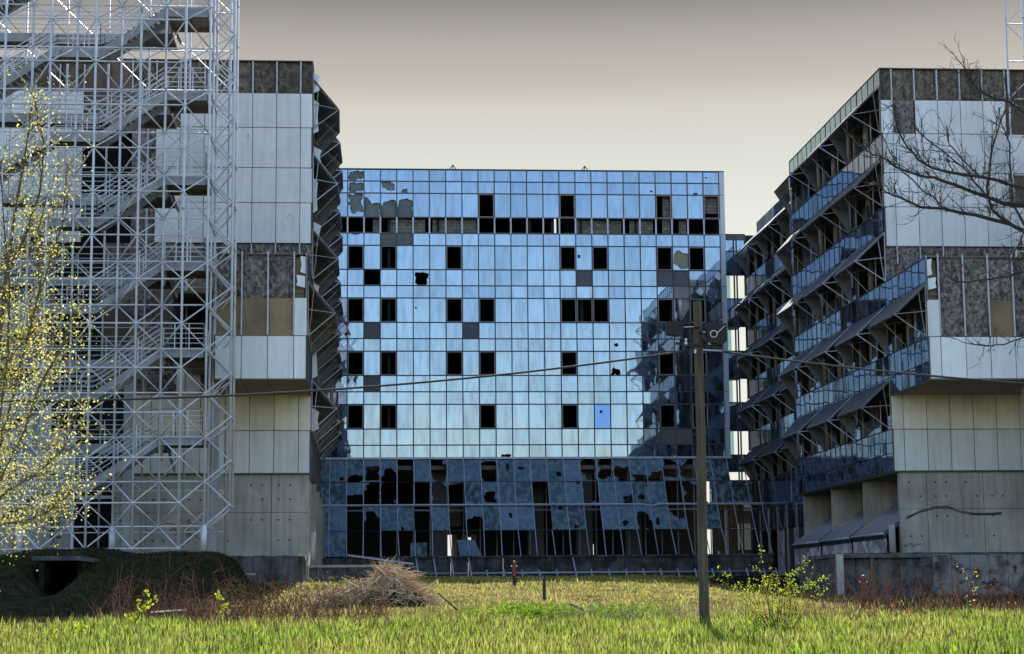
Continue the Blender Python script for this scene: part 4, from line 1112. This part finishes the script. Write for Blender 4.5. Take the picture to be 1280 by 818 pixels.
# brush pile
def brush():
    rd = random.Random(8); q = MB(); cx_, cy_ = .75, 66.
    T = thing('brush_pile', 'tangled heap of dead brushwood and roots on the lawn left of centre', 'brush pile', (cx_, cy_, gz(cx_, cy_)))
    def H(x, y):
        dx = (x-cx_); r = (dx/(2.9 if dx < 0 else 1.75))**2+((y-cy_)/1.6)**2
        return max(0, 1-r)**.8*1.3*(1-.3*(dx < -1.2))*(.82+.22*sn(dx*2.9+1)+.14*sn(dx*7+y*3))
    core = MB(); n = 16
    for j in range(n+1):
        for i in range(n+1):
            x = cx_-3.1+5.2*i/n; y = cy_-1.7+3.4*j/n
            core.v.append((x+rd.uniform(-.1, .1), y+rd.uniform(-.1, .1), gz(x, y)+H(x, y)*.72-.05+rd.uniform(-.05, .05)))
    for j in range(n):
        for i in range(n): core.f.append((j*(n+1)+i, j*(n+1)+i+1, (j+1)*(n+1)+i+1, (j+1)*(n+1)+i))
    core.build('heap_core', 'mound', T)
    for k in range(5200):
        x = cx_+rd.gauss(-.2, 1.1); y = cy_+rd.gauss(0, .7); h = H(x, y)
        if h < .04 and rd.random() < .8: continue
        z = gz(x, y)+h*rd.uniform(.45, 1.05); L_ = rd.uniform(.2, .75); t = rd.uniform(0, 6.28)
        sl = Vector((cs(t), sn(t), rd.gauss(-.1, .45))).normalized(); p = Vector((x, y, z)); pts = [p]
        for i in range(3):
            sl = (sl+Vector((rd.gauss(0, .25), rd.gauss(0, .25), rd.gauss(-.05, .2)))).normalized(); pts.append(pts[-1]+sl*L_/3)
        q.poly(pts, rd.uniform(.008, .018), .005, 3, False)
    q.build('brushwood', 'twig', T, kind='stuff')
    for k in range(34):
        x = cx_+rd.uniform(-2.4, 1.5); y = cy_-.8; z = gz(x, y)+H(x, y)*.7; t = rd.uniform(-.9, .9)
        tb('branch', (x, y, z), (x+cs(t)*rd.choice((-1, 1))*.9, y-.2, z+rd.uniform(-.25, .6)), .02, 'twig', T, 5)
    tips = [Vector((cx_-1.4+rd.gauss(0, .7), cy_+rd.uniform(-.5, 1.2), gz(cx_-1.4, cy_)+rd.uniform(.2, 1.0))) for _ in range(60)]
    leaves(tips, 420, .07, 'leaf', 'weed_leaves', T, rd, .12)
brush()

# leafy ground weeds before the lawn
def weeds():
    rd = random.Random(12); tips = []
    for _ in range(420):
        x = rd.choice((rd.uniform(2.6, 6.2), rd.uniform(6.2, 8.6), rd.gauss(4.6, .5))); y = rd.uniform(53.5, 57); tips.append(Vector((x, y, gz(x, y)+rd.uniform(.02, .32))))
    o = leaves(tips, 5200, .085, 'leaf', 'leafy_weeds', None, rd, .07); tag(o, 'low patch of leafy green weeds along the middle of the lawn edge', 'weeds')
    q = MB()
    for _ in range(420):
        x = rd.uniform(5.5, 9.4); y = rd.uniform(53, 57); z = gz(x, y); d = Vector((rd.gauss(0, .7), rd.gauss(0, .3), rd.uniform(.1, .9))).normalized()
        L_ = rd.uniform(.15, .6); q.poly([(x, y, z), Vector((x, y, z))+d*L_*.5, Vector((x, y, z))+d*L_+Vector((rd.gauss(0, .05), 0, 0))], .012, .005, 3, False)
    tag(q.build('dead_stalks', 'twig', kind='stuff'), 'broken grey dead stalks lying among the low weeds left of the pole', 'dead stalks')
    a = at(654, 706, 62); 
    for (u0, v0, u1, v1, Y, lb) in ((547, 741, 572, 763, 60, 'dark stick poking up out of the brush pile foot at its right'), (712, 755, 738, 766, 55, 'dark stick lying in the weeds left of the pole')):
        o = tb('fallen_stick', at(u0, v0, Y), at(u1, v1, Y), .025, 'bark', None, 6); tag(o, lb, 'stick')
weeds()

def bramble(name, x0, x1, y0, y1, n, hmin, hmax, m, label, seed, r=.010):
    rd = random.Random(seed); q = MB(); tips = []
    for _ in range(n):
        x = rd.uniform(x0, x1); y = rd.uniform(y0, y1); z = gz(x, y)-.03; h = rd.uniform(hmin, hmax)*rd.choice((.5, .8, 1, 1))
        d = Vector((rd.gauss(0, .3), rd.gauss(0, .25), 1)).normalized(); pts = [Vector((x, y, z))]
        for i in range(5):
            d = (d+Vector((rd.gauss(0, .16), rd.gauss(0, .12), rd.gauss(-.02, .06)))).normalized(); pts.append(pts[-1]+d*h/5)
        q.poly(pts, r, r*.4, 3, False); tips += pts[2:]
        for _k in range(rd.randint(1, 4)):
            p = rd.choice(pts[1:]); d2 = Vector((rd.gauss(0, 1), rd.gauss(0, .6), rd.uniform(.2, 1))).normalized()
            q.poly([p, p+d2*h*.15+Vector((0, 0, .01)), p+d2*h*.3], r*.6, r*.3, 3, False)
    o = q.build(name, m, kind='stuff'); tag(o, label, 'bramble'); return tips
t1 = bramble('bramble_thicket', 14.3, 26, 55, 66, 480, .5, 1.8, 'redtwig', 'red brown leafless bramble thicket below the right retaining wall', 1, .012)
rd = random.Random(3)
o = leaves([Vector((rd.uniform(10.5, 20), rd.uniform(50.5, 54), -.5+rd.uniform(0, .2))) for _ in range(26)], 110, .09, 'orange', 'orange_leaves', None, rd, .1); tag(o, 'scattered orange leaves at the top edge of the right meadow', 'leaves')
bramble('bramble_thicket', -7.6, .6, 53, 60, 420, .4, 1.75, 'redtwig', 'brown leafless bramble stems at the foot of the mound, left of the brush pile', 2, .013)
bramble('stalk_scatter', -14, 20, 46, 56, 420, .3, .7, 'redtwig', 'thin dark dead stalks standing here and there in the meadow', 7, .006)

blades('tall_weeds', 5200, rect(-7, 24, 51, 64, lambda x, y, rs: (np.sin(x*1.1+y*.7)+np.sin(y*1.3-x*.5) > rs.uniform(-.6, 2, len(x))) & ((x < 2) | (x > 10)), 1.), .15, .60, .022, 'straw2', 'tall dead weed stalks between the meadow and the lawn', 'weeds', lean=.45, seed=21)
blades('lawn_tufts', 5000, rect(-4, 22, 58, 125, lambda x, y, rs: np.sin(x*1.9+y*.6)+np.sin(y*.8-x*1.3) > rs.uniform(-.3, 1.9, len(x)), 1.), .12, .34, .05, 'blade', 'greener tufts standing out of the yellowing lawn', 'grass', lean=.8, seed=22)
b = MB(); pa_ = at(188, 768, 56); pb_ = at(232, 765, 56); b.sheet([pa_, pb_, pb_+Vector((0, .25, .04)), pa_+Vector((0, .25, .04))], .08)
tag(b.build('plank', 'wood'), 'weathered plank lying in the weeds at the foot of the left mound', 'plank')

# young shrubs with fresh leaves
def shrub(x, y, h, n, w, label, nleaf, m='leafy', lean=0., lsize=.07):
    z = gz(x, y)-.05
    T = thing('young_shrub', label, 'shrub', (x, y, z), 'young shrubs in leaf')
    rd = random.Random(int(x*100) % 977)
    seeds = [(Vector((x+rd.uniform(-.1, .1)*w, y+rd.uniform(-.2, .2), z)), Vector((rd.uniform(-.5, .5)*w+lean, rd.gauss(0, .15), 1)), h*rd.uniform(.5, 1.), .010, 1, .03, .06, 3) for _ in range(n)]
    q, tips = twiggy('stems', 'bark', seeds, label, '')
    q.build('stems', 'bark', T); leaves(tips, nleaf, lsize, m, 'foliage', T, rd, .035)
shrub(9.75, 46, 1.62, 24, 2.3, 'young multi stemmed shrub in pale green leaf standing right of the pole', 2100, lsize=.052)
shrub(-5.7, 47.5, 1.1, 2, .2, 'leaning sapling with yellow green leaves before the dark mound', 110, lean=.55, lsize=.11)
shrub(-3.85, 52, .75, 1, .1, 'single upright leafy shoot at the right foot of the mound', 70, lsize=.09)
for i, (u, hh) in enumerate(((68, .35), (90, .4), (103, .45), (45, .28))):
    p = at(u, 785, 44); shrub(p.x, 44, hh, 1, .1, ('tiny leafy shoot by the left edge, second from the left', 'tiny leafy shoot at the left, third from the left', 'tallest tiny leafy shoot of the row at the left', 'tiny leafy shoot nearest the left edge')[i], 26, lsize=.08)
shrub(17.6, 55, 1.9, 2, .2, 'tall thin stem with white and yellow catkins before the right retaining wall', 60, m='bud', lsize=.07)
shrub(19.9, 50, .9, 2, .3, 'low shoot with yellow leaves at the far right', 90, m='bud', lsize=.13)

# budding tree at the left edge
def left_tree():
    Y = 41.
    base = at(-62, 790, Y); base.z = gz(base.x, Y)-.1
    T = thing('budding_tree', 'slender tree covered in yellow green buds hanging in from the left edge', 'tree', base)
    rd = random.Random(31)
    q = MB(); tips = []
    limbs = [[(-62, 790), (-50, 700), (-30, 600), (-15, 500), (0, 420), (8, 340), (20, 260), (32, 190), (40, 130)],
             [(-50, 700), (-25, 620), (0, 560), (20, 480), (40, 400), (62, 330), (78, 280), (84, 205)],
             [(-45, 680), (-20, 640), (15, 610), (50, 590), (80, 560), (95, 520)],
             [(-30, 600), (0, 520), (10, 440), (12, 360), (5, 280), (0, 200)],
             [(-40, 640), (0, 655), (30, 652), (60, 640), (90, 615)], [(-40, 620), (0, 600), (30, 540), (50, 480), (75, 440), (92, 390)],
             [(-15, 500), (10, 450), (35, 420), (50, 360), (45, 300), (60, 240)], [(8, 340), (30, 300), (50, 240), (55, 180), (42, 120)]]
    for k, l in enumerate(limbs):
        off = rd.uniform(-.8, .8) if k else 0
        pts = [at(u, v, Y+off*i/len(l)) for i, (u, v) in enumerate(l)]
        q.poly(pts, .085 if k == 0 else .035, .012, 7)
        for i in range(len(pts)-1):
            n = 11
            for _ in range(n):
                p = pts[i].lerp(pts[i+1], rd.random()); d = (pts[i+1]-pts[i]).normalized()
                d = (d+Vector((rd.gauss(.1, .6), rd.gauss(0, .6), rd.gauss(.25, .45)))).normalized()
                L_ = rd.uniform(.25, .95); a = [p]
                for j in range(5):
                    d = (d+Vector((rd.gauss(0, .16), rd.gauss(0, .16), rd.gauss(.03, .12)))).normalized(); a.append(a[-1]+d*L_/5)
                q.poly(a, .009, .003, 3, False); tips += a[1:]
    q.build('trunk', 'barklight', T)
    def den(t):
        return t.z < 7.0
    leaves([t for t in tips], 7000, .058, 'bud', 'crown', T, rd, .16)
    low = [t for t in tips if t.z < 6.2]; leaves(low, 5200, .055, 'bud', 'lower_crown', T, rd, .26)
left_tree()

# bare tree leaning in from the right
def right_tree():
    Y = 28.
    base = at(1420, 900, Y); base.z = gz(base.x, Y)-.1
    T = thing('bare_tree', 'leafless dark tree reaching its branches in from the right edge', 'tree', base)
    rd = random.Random(77); q = MB(); tw = MB(); pods = MB()
    trunk = [base, at(1410, 620, Y), at(1390, 420, Y), at(1360, 330, Y), at(1340, 200, Y), at(1350, 60, Y), at(1340, -80, Y)]
    q.poly(trunk, .2, .07, 10)
    limbs = [([(1360, 330), (1310, 300), (1280, 289), (1262, 280), (1220, 269), (1180, 261), (1150, 259), (1125, 247), (1107, 240), (1096, 228)], .045),
             ([(1350, 270), (1280, 257), (1255, 255), (1235, 247), (1210, 238), (1190, 230), (1168, 222), (1150, 220), (1130, 213), (1108, 200), (1090, 193), (1080, 186)], .04),
             ([(1345, 250), (1280, 235), (1250, 226), (1225, 221), (1195, 217), (1165, 210), (1148, 200), (1135, 185), (1121, 160), (1116, 130)], .032),
             ([(1262, 280), (1240, 262), (1234, 235), (1238, 200), (1245, 170), (1256, 140), (1275, 105)], .026),
             ([(1285, 289), (1266, 255), (1264, 225), (1262, 180), (1250, 150)], .024),
             ([(1345, 165), (1285, 145), (1262, 128), (1240, 122), (1222, 112), (1210, 95), (1204, 76)], .022),
             ([(1370, 400), (1320, 335), (1280, 340), (1262, 346), (1240, 349), (1210, 353), (1190, 350), (1182, 344)], .022),
             ([(1375, 440), (1320, 418), (1280, 422), (1255, 431), (1235, 433), (1212, 430)], .016),
             ([(1235, 247), (1215, 225), (1205, 210), (1180, 190), (1160, 175), (1145, 160)], .016),
             ([(1180, 261), (1165, 245), (1150, 235), (1128, 215), (1112, 190), (1103, 170)], .014),
             ([(1225, 221), (1200, 196), (1186, 180), (1183, 158)], .012), ([(1280, 289), (1268, 315), (1262, 330)], .012)]
    for k, (l, r) in enumerate(limbs):
        off = rd.uniform(-.9, .9); pts = [at(u, v, Y+off*min(i, 4)/4) for i, (u, v) in enumerate(l)]
        # kinks
        pp = []
        for a, b_ in zip(pts[:-1], pts[1:]): pp += [a, a.lerp(b_, .5)+Vector((rd.gauss(0, .012), 0, rd.gauss(0, .012)))]
        pp.append(pts[-1]); q.poly(pp, r, .008, 6)
        for i in range(len(pp)-1):
            for _ in range(5 if k < 6 else 3):
                if rd.random() < .35: continue
                p = pp[i].lerp(pp[i+1], rd.random()); d = (pp[i+1]-pp[i]).normalized()
                d = (d*.6+Vector((rd.gauss(0, .6), rd.gauss(0, .5), rd.gauss(.45, .6)))).normalized(); L_ = rd.uniform(.12, .55); a = [p]
                for j in range(5):
                    d = (d+Vector((rd.gauss(0, .22), rd.gauss(0, .2), rd.gauss(.06, .2)))).normalized(); a.append(a[-1]+d*L_/5)
                tw.poly(a, .0065, .0028, 4, False)
                for _k in range(3):
                    p2 = rd.choice(a[1:]); d2 = (d+Vector((rd.gauss(0, .8), rd.gauss(0, .6), rd.gauss(.2, .6)))).normalized(); l2 = rd.uniform(.05, .2)
                    tw.poly([p2, p2+d2*l2*.5+Vector((rd.gauss(0, .01), 0, rd.gauss(0, .01))), p2+d2*l2], .0045, .0022, 3, False)
                if rd.random() < .07:
                    p2 = a[-1]; pods.poly([p2, p2+Vector((.01, 0, -.05)), p2+Vector((.005, 0, -.11))], .012, .006, 5)
    q.build('trunk', 'bark', T, smooth=True); tw.build('twigs', 'bark', T, kind='stuff'); pods.build('seed_pods', 'bark', T, kind='stuff')
right_tree()
print('objects', len(bpy.data.objects))
